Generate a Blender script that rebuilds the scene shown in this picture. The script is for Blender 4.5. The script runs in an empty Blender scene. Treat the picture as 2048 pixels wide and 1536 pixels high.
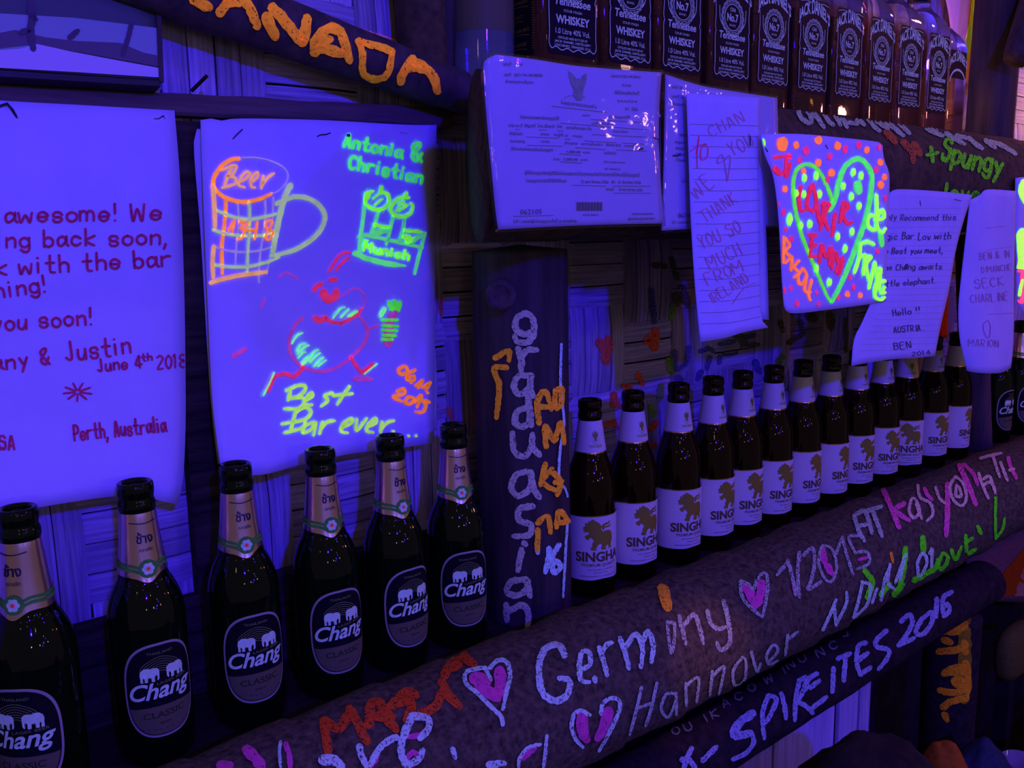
import bpy, bmesh, math, random
from mathutils import Vector, Matrix, noise
from mathutils.bvhtree import BVHTree
from mathutils.geometry import tessellate_polygon

scene = bpy.context.scene
col = scene.collection
R = math.radians

# ------------------------------------------------------------------ camera
F_PX, CX, CY = 1770.0, 1024.0, 768.0
CAM = Vector((-0.149, -0.732, 0.425))
YAW, PITCH, ROLL = R(39.52), R(-9.43), R(-1.08)
_f = Vector((math.sin(YAW) * math.cos(PITCH), math.cos(YAW) * math.cos(PITCH), math.sin(PITCH)))
_r = Vector((math.cos(YAW), -math.sin(YAW), 0))
_u = _r.cross(_f)
RGT = math.cos(ROLL) * _r + math.sin(ROLL) * _u
UPV = -math.sin(ROLL) * _r + math.cos(ROLL) * _u
FWD = _f
cd = bpy.data.cameras.new('camera')
cam = bpy.data.objects.new('camera', cd)
col.objects.link(cam)
M = Matrix((RGT, UPV, -FWD)).transposed().to_4x4()
M.translation = CAM
cam.matrix_world = M
cd.sensor_fit = 'HORIZONTAL'
cd.sensor_width = 36.0
cd.lens = F_PX * 36.0 / 2048.0
cd.clip_start = 0.02
scene.camera = cam

# ------------------------------------------------------------------ world, lamps, exposure
scene.view_settings.view_transform = 'Standard'
scene.view_settings.look = 'None'
scene.view_settings.gamma = 1.0
scene.view_settings.exposure = 0.0
scene.view_settings.use_curve_mapping = False
w = bpy.data.worlds.new('night')
scene.world = w
w.use_nodes = True
w.node_tree.nodes['Background'].inputs[0].default_value = (0.80, 0.50, 0.60, 1)
w.node_tree.nodes['Background'].inputs[1].default_value = 0.092


def lamp(name, kind, loc, target, color, energy, size=0.1, spot=None, blend=0.3):
    l = bpy.data.lights.new(name, kind)
    l.color = color
    l.energy = energy
    if kind == 'AREA':
        l.shape = 'DISK'
        l.size = size
    else:
        l.shadow_soft_size = size
    if kind == 'SPOT':
        l.spot_size = R(spot)
        l.spot_blend = blend
    o = bpy.data.objects.new(name, l)
    col.objects.link(o)
    o.location = loc
    d = Vector(target) - Vector(loc)
    o.rotation_euler = d.to_track_quat('-Z', 'Y').to_euler()
    return o


UV = (0.020, 0.002, 1.0)
lamp('ultraviolet_lamp', 'AREA', (-0.38, -2.2, 1.15), (0.6, 0, 0.35), UV, 54, 0.09)
lamp('second_ultraviolet_lamp', 'AREA', (2.0, -2.4, 1.9), (1.3, 0, 0.4), UV, 26, 0.09)
lamp('pink_cloth_fill', 'POINT', (1.95, -0.30, 0.98), (1, 0, 0), (1.0, 0.30, 0.55), 1.8, 0.03)  # added fill that brightens the pale cloth and the wall around it
lamp('blue_glass_fill', 'POINT', (1.40, 0.066, 0.70), (1, 0, 0), (0.03, 0.02, 1.0), 0.5, 0.01)  # added behind the bottles to turn wall and glass blue, no real fitting
lamp('red_bar_lamp', 'POINT', (2.7, -1.0, 0.72), (0.6, 0.0, 0.35), (1.0, 0.22, 0.16), 6.0, 0.03)
lamp('orange_back_lamp', 'POINT', (1.52, 0.02, 0.64), (1, 0, 0), (1.0, 0.36, 0.10), 0.07, 0.01)
lamp('orange_far_lamp', 'POINT', (2.08, -0.02, 0.68), (1, 0, 0), (1.0, 0.40, 0.12), 1.2, 0.02)
lamp('pink_wall_fill', 'POINT', (1.27, 0.068, 0.80), (1, 0, 0), (1.0, 0.35, 0.75), 0.16, 0.01)  # added fill for the wall seen through the bottle shoulders
lamp('warm_spot', 'SPOT', (0.15, -0.95, 0.75), (0.585, -0.165, -0.04), (1.0, 0.35, 0.25), 9.0, 0.01, 8, 0.9)
for i, (p, c, e) in enumerate((((0.62, -1.75, 0.46), (0.04, 0.02, 1.0), 3.2), ((0.48, -1.7, 0.35), (0.04, 0.02, 1.0), 1.6), ((0.80, -1.6, 0.56), (0.04, 0.02, 1.0), 1.0),
                               ((0.28, -1.8, 0.42), (1.0, 0.72, 0.66), 0.9), ((-0.40, -1.7, 0.42), (1.0, 0.78, 0.74), 0.9), ((1.10, -1.8, 0.45), (1.0, 0.60, 0.45), 0.9),
                               ((-1.15, -1.2, 1.0), (1.0, 0.56, 0.46), 0.6), ((-0.7, -1.9, 1.5), (1.0, 0.56, 0.50), 0.7), ((0.2, -2.4, 1.3), (1.0, 0.6, 0.52), 0.7),
                               ((1.0, -2.3, 0.9), (1.0, 0.52, 0.46), 0.7), ((1.6, -1.9, 1.4), (1.0, 0.55, 0.6), 0.7), ((2.3, -1.5, 0.9), (1.0, 0.45, 0.45), 0.7))):
    lamp('fill_glint_light', 'POINT', p, (0, 0, 0), c, e, 0.028)  # unseen point lamps added for warm fill and for glints on the bottles


# ------------------------------------------------------------------ helpers: pixels to points
def ray(px, py):
    return (FWD + RGT * ((px - CX) / F_PX) - UPV * ((py - CY) / F_PX))


def at_y(px, py, Y):
    d = ray(px, py)
    return CAM + d * ((Y - CAM.y) / d.y)


def x_for(px, z, y=0.0):
    lo, hi = -1.0, 4.0
    for _ in range(50):
        m = (lo + hi) / 2
        d = Vector((m, y, z)) - CAM
        if CX + F_PX * d.dot(RGT) / d.dot(FWD) < px:
            lo = m
        else:
            hi = m
    return lo


# ------------------------------------------------------------------ helpers: materials
def lin(c):
    c /= 255.0
    return c / 12.92 if c <= 0.04045 else ((c + 0.055) / 1.055) ** 2.4


LAMP = (0.098, 0.040, 1.05)      # what white paper sends back under these lamps


def dye(r, g, b):
    """Reflectance (with the conversion of fluorescent paint) of a surface that looks (r, g, b) under the lamps."""
    return (lin(r) / LAMP[0], lin(g) / LAMP[1], min(lin(b) / LAMP[2], 0.95))


MATS = {}


def new_mat(name):
    m = bpy.data.materials.new(name)
    m.use_nodes = True
    nt = m.node_tree
    return m, nt, nt.nodes['Principled BSDF']


def paint(r, g, b, rough_noise=0.25, scale=160.0, worn=0.0):
    """Matt paint or ink, a little uneven in strength."""
    key = ('paint', r, g, b, worn)
    if key in MATS:
        return MATS[key]
    m = bpy.data.materials.new('paint_%d_%d_%d' % (r, g, b))
    m.use_nodes = True
    nt = m.node_tree
    nt.nodes.clear()
    out = nt.nodes.new('ShaderNodeOutputMaterial')
    d = nt.nodes.new('ShaderNodeBsdfDiffuse')
    tc = nt.nodes.new('ShaderNodeTexCoord')
    n = nt.nodes.new('ShaderNodeTexNoise')
    n.inputs['Scale'].default_value = scale
    n.inputs['Detail'].default_value = 4
    nt.links.new(tc.outputs['Object'], n.inputs['Vector'])
    mr = nt.nodes.new('ShaderNodeMapRange')
    mr.inputs[1].default_value = 0.3
    mr.inputs[2].default_value = 0.7
    mr.inputs[3].default_value = 1 - rough_noise
    mr.inputs[4].default_value = 1 + rough_noise * 0.4
    nt.links.new(n.outputs[0], mr.inputs[0])
    vm = nt.nodes.new('ShaderNodeVectorMath')
    vm.operation = 'SCALE'
    vm.inputs[0].default_value = dye(r, g, b)
    nt.links.new(mr.outputs[0], vm.inputs['Scale'])
    nt.links.new(vm.outputs[0], d.inputs['Color'])
    if worn:
        # brushed on rough wood: the paint skips where the grain is low
        n2 = nt.nodes.new('ShaderNodeTexNoise')
        n2.inputs['Scale'].default_value = 420
        n2.inputs['Detail'].default_value = 5
        n2.inputs['Roughness'].default_value = 0.7
        nt.links.new(tc.outputs['Object'], n2.inputs['Vector'])
        st = nt.nodes.new('ShaderNodeMapRange')
        st.inputs[1].default_value = worn - 0.04
        st.inputs[2].default_value = worn + 0.04
        nt.links.new(n2.outputs[0], st.inputs[0])
        tr = nt.nodes.new('ShaderNodeBsdfTransparent')
        mx = nt.nodes.new('ShaderNodeMixShader')
        nt.links.new(st.outputs[0], mx.inputs[0])
        nt.links.new(tr.outputs[0], mx.inputs[1])
        nt.links.new(d.outputs[0], mx.inputs[2])
        nt.links.new(mx.outputs[0], out.inputs[0])
    else:
        nt.links.new(d.outputs[0], out.inputs[0])
    MATS[key] = m
    return m


def rough_mat(name, c0, c1, scale=(30, 30, 30), rough=0.8, bump=0.3, detail=6, spec=0.3, island=0.0):
    """Two colours mixed by noise, with bump; island adds a random tone per loose piece."""
    m, nt, b = new_mat(name)
    tc = nt.nodes.new('ShaderNodeTexCoord')
    mp = nt.nodes.new('ShaderNodeMapping')
    mp.inputs['Scale'].default_value = scale
    n = nt.nodes.new('ShaderNodeTexNoise')
    n.inputs['Scale'].default_value = 1.0
    n.inputs['Detail'].default_value = detail
    n.inputs['Roughness'].default_value = 0.65
    nt.links.new(tc.outputs['UV' if island else 'Object'], mp.inputs[0])
    nt.links.new(mp.outputs[0], n.inputs['Vector'])
    cr = nt.nodes.new('ShaderNodeValToRGB')
    cr.color_ramp.elements[0].position = 0.32
    cr.color_ramp.elements[1].position = 0.68
    cr.color_ramp.elements[0].color = (*c0, 1)
    cr.color_ramp.elements[1].color = (*c1, 1)
    nt.links.new(n.outputs[0], cr.inputs[0])
    last = cr.outputs[0]
    if island:
        g = nt.nodes.new('ShaderNodeNewGeometry')
        mr = nt.nodes.new('ShaderNodeMapRange')
        mr.inputs[3].default_value = 1 - island
        mr.inputs[4].default_value = 1.0
        nt.links.new(g.outputs['Random Per Island'], mr.inputs[0])
        vm = nt.nodes.new('ShaderNodeVectorMath')
        vm.operation = 'SCALE'
        nt.links.new(last, vm.inputs[0])
        nt.links.new(mr.outputs[0], vm.inputs['Scale'])
        last = vm.outputs[0]
    nt.links.new(last, b.inputs['Base Color'])
    b.inputs['Roughness'].default_value = rough
    b.inputs['Specular IOR Level'].default_value = spec
    bp = nt.nodes.new('ShaderNodeBump')
    bp.inputs['Strength'].default_value = bump
    bp.inputs['Distance'].default_value = 0.002
    nt.links.new(n.outputs[0], bp.inputs['Height'])
    nt.links.new(bp.outputs[0], b.inputs['Normal'])
    return m


def flat_mat(name, c, rough=0.6, metal=0.0, spec=0.5, trans=0.0, ior=1.5, coat=0.0):
    m, nt, b = new_mat(name)
    b.inputs['Base Color'].default_value = (*c, 1)
    b.inputs['Roughness'].default_value = rough
    b.inputs['Metallic'].default_value = metal
    b.inputs['Specular IOR Level'].default_value = spec
    b.inputs['Transmission Weight'].default_value = trans
    b.inputs['IOR'].default_value = ior
    b.inputs['Coat Weight'].default_value = coat
    # faint unevenness of the surface
    tc = nt.nodes.new('ShaderNodeTexCoord')
    n = nt.nodes.new('ShaderNodeTexNoise')
    n.inputs['Scale'].default_value = 90
    bp = nt.nodes.new('ShaderNodeBump')
    bp.inputs['Strength'].default_value = 0.06
    bp.inputs['Distance'].default_value = 0.001
    nt.links.new(tc.outputs['Object'], n.inputs['Vector'])
    nt.links.new(n.outputs[0], bp.inputs['Height'])
    nt.links.new(bp.outputs[0], b.inputs['Normal'])
    return m


PAPER = rough_mat('white_paper', (0.80, 0.82, 0.84), (0.90, 0.90, 0.90), (14, 14, 14), 0.75, 0.10, 3, 0.2)
PAPER_OLD = rough_mat('notebook_paper', (0.70, 0.74, 0.80), (0.82, 0.84, 0.86), (18, 18, 18), 0.8, 0.12, 3, 0.2)
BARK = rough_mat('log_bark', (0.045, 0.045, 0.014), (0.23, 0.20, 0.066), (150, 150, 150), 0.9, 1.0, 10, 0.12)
BARK_DARK = rough_mat('dark_bark', (0.05, 0.045, 0.012), (0.16, 0.13, 0.032), (70, 70, 70), 0.85, 0.7, 7, 0.25)
POST = rough_mat('smooth_post_wood', (0.045, 0.04, 0.022), (0.14, 0.11, 0.06), (60, 60, 6), 0.7, 0.5, 6, 0.3)
POST_BLUE = rough_mat('blue_post_wood', (0.03, 0.03, 0.012), (0.10, 0.085, 0.045), (50, 50, 5), 0.7, 0.4, 6, 0.3)
PLANK = rough_mat('plank_wood', (0.09, 0.075, 0.04), (0.22, 0.17, 0.09), (6, 80, 80), 0.75, 0.4, 6, 0.3)
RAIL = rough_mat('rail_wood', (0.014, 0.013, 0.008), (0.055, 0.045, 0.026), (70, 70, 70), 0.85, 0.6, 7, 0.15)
PALE_SLAT = rough_mat('pale_slats', (0.4, 0.4, 0.42), (0.8, 0.78, 0.8), (60, 60, 5), 0.75, 0.4, 6, 0.2)
PLANK_DARK = rough_mat('dark_plank', (0.012, 0.010, 0.004), (0.09, 0.075, 0.03), (8, 110, 110), 0.8, 0.4, 6, 0.2)
SHELF = rough_mat('shelf_wood', (0.012, 0.010, 0.004), (0.05, 0.04, 0.014), (8, 70, 70), 0.8, 0.4, 5, 0.2)
BAMBOO = rough_mat('woven_bamboo', (0.34, 0.32, 0.28), (0.95, 0.92, 0.88), (9, 260, 1), 0.7, 0.5, 7, 0.3, 0.45)
BAMBOO_DARK = rough_mat('dark_bamboo', (0.05, 0.04, 0.02), (0.16, 0.13, 0.08), (60, 60, 8), 0.7, 0.4, 6, 0.3)
DARK = rough_mat('dark_boards', (0.008, 0.007, 0.006), (0.03, 0.025, 0.02), (20, 20, 20), 0.9, 0.4, 5, 0.2)
GREEN_GLASS = flat_mat('green_bottle_glass', (0.004, 0.034, 0.004), 0.04, 0, 0.35, 0.55, 1.5)
BROWN_GLASS = flat_mat('brown_bottle_glass', (0.024, 0.008, 0.001), 0.04, 0, 0.35, 0.55, 1.5)
CLEAR_GLASS = flat_mat('amber_clear_glass', (0.62, 0.42, 0.22), 0.03, 0, 0.5, 0.92, 1.35)
_nt = CLEAR_GLASS.node_tree
_tc = _nt.nodes.new('ShaderNodeTexCoord')
_sp = _nt.nodes.new('ShaderNodeSeparateXYZ')
_rp = _nt.nodes.new('ShaderNodeValToRGB')
_rp.color_ramp.elements[0].position, _rp.color_ramp.elements[1].position = 0.150, 0.158      # amber liquid below, clear glass above
_rp.color_ramp.elements[0].color, _rp.color_ramp.elements[1].color = (0.66, 0.36, 0.10, 1), (0.96, 0.92, 0.90, 1)
_nt.links.new(_tc.outputs['Object'], _sp.inputs[0])
_nt.links.new(_sp.outputs[2], _rp.inputs[0])
_nt.links.new(_rp.outputs[0], _nt.nodes['Principled BSDF'].inputs['Base Color'])
FOIL = flat_mat('bottle_foil', (0.97, 0.76, 0.72), 0.25, 1.0, 0.5)
FOIL_GREEN = paint(28, 42, 62)
LABEL_WHITE = flat_mat('white_label_paper', (0.86, 0.92, 0.52), 0.45, 0, 0.4)
LABEL_BLACK = flat_mat('black_label_paper', (0.012, 0.012, 0.010), 0.5, 0, 0.08)
LABEL_GREY = flat_mat('grey_label_paper', (0.18, 0.20, 0.055), 0.5, 0, 0.1)
LABEL_EDGE = flat_mat('silver_label_edge', (0.62, 0.66, 0.30), 0.3, 0.2, 0.5)
LABEL_INK = paint(86, 72, 202)
GOLD = flat_mat('gold_print', (0.34, 0.34, 0.020), 0.45, 0.0, 0.4)
GOLD_LINE = flat_mat('gold_line', (0.8, 0.5, 0.18), 0.25, 1.0, 0.5)
BLACK_INK = flat_mat('black_ink', (0.02, 0.02, 0.03), 0.6)
BLACK_PLASTIC = flat_mat('black_plastic', (0.012, 0.012, 0.014), 0.35)
STEEL = flat_mat('staple_steel', (0.06, 0.05, 0.06), 0.35, 0.9)


def film_mat():
    m = bpy.data.materials.new('laminate_film')
    m.use_nodes = True
    nt = m.node_tree
    nt.nodes.clear()
    out = nt.nodes.new('ShaderNodeOutputMaterial')
    t = nt.nodes.new('ShaderNodeBsdfTransparent')
    t.inputs[0].default_value = (0.95, 0.95, 0.97, 1)
    g = nt.nodes.new('ShaderNodeBsdfGlossy')
    g.inputs['Roughness'].default_value = 0.08
    lw = nt.nodes.new('ShaderNodeLayerWeight')
    lw.inputs[0].default_value = 0.25
    fr = nt.nodes.new('ShaderNodeMapRange')
    fr.inputs[3].default_value = 0.035
    fr.inputs[4].default_value = 0.45
    nt.links.new(lw.outputs['Facing'], fr.inputs[0])
    tc = nt.nodes.new('ShaderNodeTexCoord')
    n = nt.nodes.new('ShaderNodeTexNoise')
    n.inputs['Scale'].default_value = 38
    bp = nt.nodes.new('ShaderNodeBump')
    bp.inputs['Strength'].default_value = 0.5
    bp.inputs['Distance'].default_value = 0.004
    nt.links.new(tc.outputs['Object'], n.inputs['Vector'])
    nt.links.new(n.outputs[0], bp.inputs['Height'])
    nt.links.new(bp.outputs[0], g.inputs['Normal'])
    mx = nt.nodes.new('ShaderNodeMixShader')
    nt.links.new(fr.outputs[0], mx.inputs[0])
    nt.links.new(t.outputs[0], mx.inputs[1])
    nt.links.new(g.outputs[0], mx.inputs[2])
    nt.links.new(mx.outputs[0], out.inputs[0])
    return m


FILM = film_mat()


# ------------------------------------------------------------------ helpers: objects
def link(name, me, mat=None, parent=None, smooth=False):
    o = bpy.data.objects.new(name, me)
    col.objects.link(o)
    if mat is not None:
        for m in (mat if isinstance(mat, (list, tuple)) else [mat]):
            me.materials.append(m)
    if smooth:
        me.polygons.foreach_set('use_smooth', [True] * len(me.polygons))
    if parent is not None:
        o.parent = parent
    return o


def mesh(name, vs, fs, mi=None):
    me = bpy.data.meshes.new(name)
    me.from_pydata([tuple(v) for v in vs], [], fs)
    if mi:
        me.polygons.foreach_set('material_index', mi)
    me.update()
    return me


def thing(name, label, cat, loc=(0, 0, 0), rotz=0.0, group=None):
    o = bpy.data.objects.new(name, None)
    col.objects.link(o)
    o.empty_display_size = 0.02
    o.location = loc
    o.rotation_euler = (0, 0, rotz)
    return tag(o, label, cat, group)


def tag(o, label, cat, group=None):
    o['label'] = label
    o['category'] = cat
    if group:
        o['group'] = group
    return o


def structure(o):
    o['kind'] = 'structure'
    return o


def at_home(child, parent):
    """Parent a mesh whose vertices are in world space under a thing placed elsewhere."""
    child.parent = parent
    child.matrix_parent_inverse = (Matrix.Translation(parent.location) @ parent.rotation_euler.to_matrix().to_4x4()).inverted()
    return child


def lathe(prof, seg=40, cap=True):
    """Profile [(radius, z)] turned about z."""
    vs, fs = [], []
    n = len(prof)
    for r, z in prof:
        for k in range(seg):
            a = 2 * math.pi * k / seg
            vs.append((r * math.cos(a), r * math.sin(a), z))
    for i in range(n - 1):
        for k in range(seg):
            k2 = (k + 1) % seg
            fs.append((i * seg + k, i * seg + k2, (i + 1) * seg + k2, (i + 1) * seg + k))
    if cap:
        fs.append(tuple(reversed(range(seg))))
        fs.append(tuple((n - 1) * seg + k for k in range(seg)))
    return vs, fs


def smooth_prof(pts, n=6):
    """Catmull-Rom through (r, z) points."""
    out = []
    for i in range(len(pts) - 1):
        p0, p1, p2, p3 = pts[max(i - 1, 0)], pts[i], pts[i + 1], pts[min(i + 2, len(pts) - 1)]
        for k in range(n):
            t = k / n
            out.append(tuple(0.5 * (2 * p1[j] + (p2[j] - p0[j]) * t + (2 * p0[j] - 5 * p1[j] + 4 * p2[j] - p3[j]) * t * t
                                    + (3 * p1[j] - p0[j] - 3 * p2[j] + p3[j]) * t ** 3) for j in range(len(p1))))
    out.append(tuple(pts[-1]))
    return out


def box(x0, x1, y0, y1, z0, z1):
    vs = [(x, y, z) for x in (x0, x1) for y in (y0, y1) for z in (z0, z1)]
    fs = [(0, 1, 3, 2), (4, 6, 7, 5), (0, 4, 5, 1), (2, 3, 7, 6), (0, 2, 6, 4), (1, 5, 7, 3)]
    return vs, fs


def bevel_obj(o, width=0.003, seg=2):
    md = o.modifiers.new('edge', 'BEVEL')
    md.width = width
    md.segments = seg
    return o


def log_mesh(p0, p1, rad, ns=120, nr=48, amp=0.004, freq=14.0, ridge=0.0, ridge_step=0.09, seed=0.0, taper=0.0):
    """A rough round log from p0 to p1 with closed, slightly domed ends."""
    p0, p1 = Vector(p0), Vector(p1)
    ax = (p1 - p0)
    L = ax.length
    ax.normalize()
    s = ax.cross(Vector((0, 0, 1)))
    if s.length < 0.1:
        s = ax.cross(Vector((0, 1, 0)))
    s.normalize()
    t = ax.cross(s)
    vs, fs = [], []
    for i in range(ns + 1):
        u = i / ns
        for k in range(nr):
            a = 2 * math.pi * k / nr
            d = s * math.cos(a) + t * math.sin(a)
            q = p0 + ax * (u * L) + d * rad
            h = noise.noise(q * freq + Vector((seed, 0, 0))) * amp + noise.noise(q * freq * 4 + Vector((seed, 5, 0))) * amp * 0.3
            if ridge:
                ph = (u * L / ridge_step + 0.25 * noise.noise(q * 9 + Vector((seed, 1, 3)))) % 1.0
                h += ridge * (ph ** 1.6 - 0.5)
            r = rad * (1 - taper * u) + h
            vs.append(p0 + ax * (u * L) + d * r)
    for i in range(ns):
        for k in range(nr):
            k2 = (k + 1) % nr
            fs.append((i * nr + k, i * nr + k2, (i + 1) * nr + k2, (i + 1) * nr + k))
    for i, e, sg in ((0, p0, -1), (ns, p1, 1)):
        c = len(vs)
        vs.append(e + ax * sg * 0.006)
        for k in range(nr):
            k2 = (k + 1) % nr
            fs.append((i * nr + k2, i * nr + k, c) if sg < 0 else (i * nr + k, i * nr + k2, c))
    return vs, fs


def tube(pts, rad, seg=8):
    vs, fs = [], []
    n = len(pts)
    pts = [Vector(p) for p in pts]
    for i, p in enumerate(pts):
        d = (pts[min(i + 1, n - 1)] - pts[max(i - 1, 0)]).normalized()
        s = d.cross(Vector((0.3, 1, 0.2)))
        s.normalize()
        t = d.cross(s)
        rr = rad[i] if isinstance(rad, (list, tuple)) else rad
        for k in range(seg):
            a = 2 * math.pi * k / seg
            vs.append(p + s * (rr * math.cos(a)) + t * (rr * math.sin(a)))
    for i in range(n - 1):
        for k in range(seg):
            k2 = (k + 1) % seg
            fs.append((i * seg + k, i * seg + k2, (i + 1) * seg + k2, (i + 1) * seg + k))
    fs.append(tuple(reversed(range(seg))))
    fs.append(tuple((n - 1) * seg + k for k in range(seg)))
    return vs, fs


# ------------------------------------------------------------------ helpers: marks drawn on a surface
def tree_of(*objs):
    vs, fs = [], []
    for o in objs:
        b = len(vs)
        vs += [o.matrix_world @ v.co for v in o.data.vertices]
        fs += [tuple(b + i for i in p.vertices) for p in o.data.polygons]
    return BVHTree.FromPolygons(vs, fs)


def bake(o):
    """World matrix before the depsgraph has run."""
    o.matrix_world = o.matrix_basis
    return o


def spline(pts, step):
    """Catmull-Rom through 2-D points, resampled about every STEP."""
    if len(pts) == 1:
        return [pts[0], (pts[0][0] + 0.01, pts[0][1])]
    out = []
    for i in range(len(pts) - 1):
        p0, p1, p2, p3 = pts[max(i - 1, 0)], pts[i], pts[i + 1], pts[min(i + 2, len(pts) - 1)]
        n = max(1, int(math.hypot(p2[0] - p1[0], p2[1] - p1[1]) / step))
        for k in range(n):
            t = k / n
            out.append(tuple(0.5 * (2 * p1[j] + (p2[j] - p0[j]) * t + (2 * p0[j] - 5 * p1[j] + 4 * p2[j] - p3[j]) * t * t
                                    + (3 * p1[j] - p0[j] - 3 * p2[j] + p3[j]) * t ** 3) for j in (0, 1)))
    out.append(tuple(pts[-1]))
    return out


class Marks:
    """Collects flat 2-D marks (in photo pixels) and lays them on a surface."""

    def __init__(self, seed=1):
        self.v, self.f, self.rng = [], [], random.Random(seed)

    def stroke(self, pts, wd, rough=0.10, taper=0.25, curved=False):
        step = max(0.9, wd * 0.35)
        P = spline(pts, step) if len(pts) > 1 else spline(pts, step)
        n = len(P)
        across = max(1, int(wd / 7)) if not curved else max(2, int(wd / 4))
        rows = []
        L = list(P)
        # round ends: extra rows before and after
        def unit(a, b):
            d = (b[0] - a[0], b[1] - a[1])
            l = math.hypot(*d) or 1
            return d[0] / l, d[1] / l
        h = wd / 2
        d0, d1 = unit(P[0], P[min(1, n - 1)]), unit(P[max(n - 2, 0)], P[-1])
        path = [((P[0][0] - d0[0] * h * 0.95, P[0][1] - d0[1] * h * 0.95), d0, 0.25), ((P[0][0] - d0[0] * h * 0.6, P[0][1] - d0[1] * h * 0.6), d0, 0.75)]
        for i, p in enumerate(P):
            d = unit(P[max(i - 1, 0)], P[min(i + 1, n - 1)])
            t = i / max(n - 1, 1)
            k = 1 - taper * max(0, (t - 0.75) / 0.25)
            path.append((p, d, k))
        ke = 1 - taper
        path += [((P[-1][0] + d1[0] * h * 0.6 * ke, P[-1][1] + d1[1] * h * 0.6 * ke), d1, 0.75 * ke), ((P[-1][0] + d1[0] * h * 0.95 * ke, P[-1][1] + d1[1] * h * 0.95 * ke), d1, 0.25 * ke)]
        b = len(self.v)
        for (p, d, k) in path:
            jl = 1 + self.rng.uniform(-rough, rough)
            jr = 1 + self.rng.uniform(-rough, rough)
            for a in range(across + 1):
                s = -jl + (jl + jr) * a / across
                self.v.append((p[0] - d[1] * h * k * s, p[1] + d[0] * h * k * s))
        for i in range(len(path) - 1):
            for a in range(across):
                q = b + i * (across + 1) + a
                self.f.append((q, q + across + 1, q + across + 2, q + 1))
        return self

    def blob(self, x, y, rx, ry, rot=0.0, rough=0.12, n=14):
        b = len(self.v)
        self.v.append((x, y))
        for ring in (0.55, 1.0):
            for k in range(n):
                a = 2 * math.pi * k / n
                q = ring * (1 + (self.rng.uniform(-rough, rough) if ring == 1 else 0))
                ex, ey = rx * q * math.cos(a), ry * q * math.sin(a)
                self.v.append((x + ex * math.cos(rot) - ey * math.sin(rot), y + ex * math.sin(rot) + ey * math.cos(rot)))
        for k in range(n):
            k2 = (k + 1) % n
            self.f.append((b, b + 1 + k, b + 1 + k2))
            self.f.append((b + 1 + k, b + 1 + n + k, b + 1 + n + k2, b + 1 + k2))
        return self

    def poly(self, pts, cut=None):
        """Filled polygon; CUT: longest edge in pixels after cutting (for curved surfaces)."""
        bm = bmesh.new()
        vv = [bm.verts.new((p[0], p[1], 0)) for p in pts]
        for t in tessellate_polygon([[Vector((p[0], p[1], 0)) for p in pts]]):
            try:
                bm.faces.new([vv[i] for i in t])
            except ValueError:
                pass
        if cut:
            for _ in range(7):
                es = [e for e in bm.edges if e.calc_length() > cut]
                if not es:
                    break
                bmesh.ops.subdivide_edges(bm, edges=es, cuts=1)
                bmesh.ops.triangulate(bm, faces=[f for f in bm.faces if len(f.verts) > 3])
        b = len(self.v)
        bm.verts.index_update()
        for v in bm.verts:
            self.v.append((v.co.x, v.co.y))
        for f in bm.faces:
            self.f.append(tuple(b + v.index for v in f.verts))
        bm.free()
        return self

    def add2d(self, vs, fs):
        b = len(self.v)
        self.v += vs
        self.f += [tuple(b + i for i in f) for f in fs]
        return self

    def cut(self, longest):
        """Cuts long edges so that the marks can follow a curve."""
        bm = bmesh.new()
        vv = [bm.verts.new((x, y, 0)) for x, y in self.v]
        for f in self.f:
            try:
                bm.faces.new([vv[i] for i in f])
            except ValueError:
                pass
        for _ in range(6):
            es = [e for e in bm.edges if e.calc_length() > longest]
            if not es:
                break
            bmesh.ops.subdivide_edges(bm, edges=es, cuts=1)
            bmesh.ops.triangulate(bm, faces=[f for f in bm.faces if len(f.verts) > 3])
        bm.verts.index_update()
        self.v = [(v.co.x, v.co.y) for v in bm.verts]
        self.f = [tuple(v.index for v in f.verts) for f in bm.faces]
        bm.free()
        return self

    def write(self, text, p0, p1, cap, wd, slant=0.0, rough=0.08, jit=0.25):
        """Handwriting: single strokes along the baseline p0-p1, capital height CAP."""
        adv = []
        for ch in text:
            adv.append(ADV.get(ch, 6.6))
        tot = sum(adv)
        L = math.hypot(p1[0] - p0[0], p1[1] - p0[1])
        ex = ((p1[0] - p0[0]) / L, (p1[1] - p0[1]) / L)
        sx = L / tot
        sy = cap / 7.0
        up = (ex[1], -ex[0])
        x = 0.0
        for ch, a in zip(text, adv):
            g = GLYPH.get(ch)
            if g:
                off = -1.4 if ch in "il!.,'j:1" else 0.3
                dy = self.rng.uniform(-jit, jit)
                for st in g.split():
                    pts = []
                    for k in range(0, len(st), 2):
                        gx, gy = int(st[k]) + off, int(st[k + 1]) - 2 + dy
                        gx += self.rng.uniform(-0.12, 0.12)
                        X, Y = (x + gx) * sx + slant * gy * sy, gy * sy
                        pts.append((p0[0] + ex[0] * X + up[0] * Y, p0[1] + ex[1] * X + up[1] * Y))
                    self.stroke(pts, wd, rough, 0.1)
            x += a
        return self

    def type(self, text, p0, p1, cap, bold=0.0, shear=0.0):
        """Printed type fitted between p0 and p1, height CAP."""
        vs, fs = type_mesh(text, bold, shear)
        if not vs:
            return self
        x1 = max(v[0] for v in vs)
        x0 = min(v[0] for v in vs)
        L = math.hypot(p1[0] - p0[0], p1[1] - p0[1])
        ex = ((p1[0] - p0[0]) / L, (p1[1] - p0[1]) / L)
        up = (ex[1], -ex[0])
        k = L / (x1 - x0)
        ky = cap / 0.72
        return self.add2d([(p0[0] + ex[0] * (v[0] - x0) * k + up[0] * v[1] * ky, p0[1] + ex[1] * (v[0] - x0) * k + up[1] * v[1] * ky) for v in vs], fs)

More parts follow.
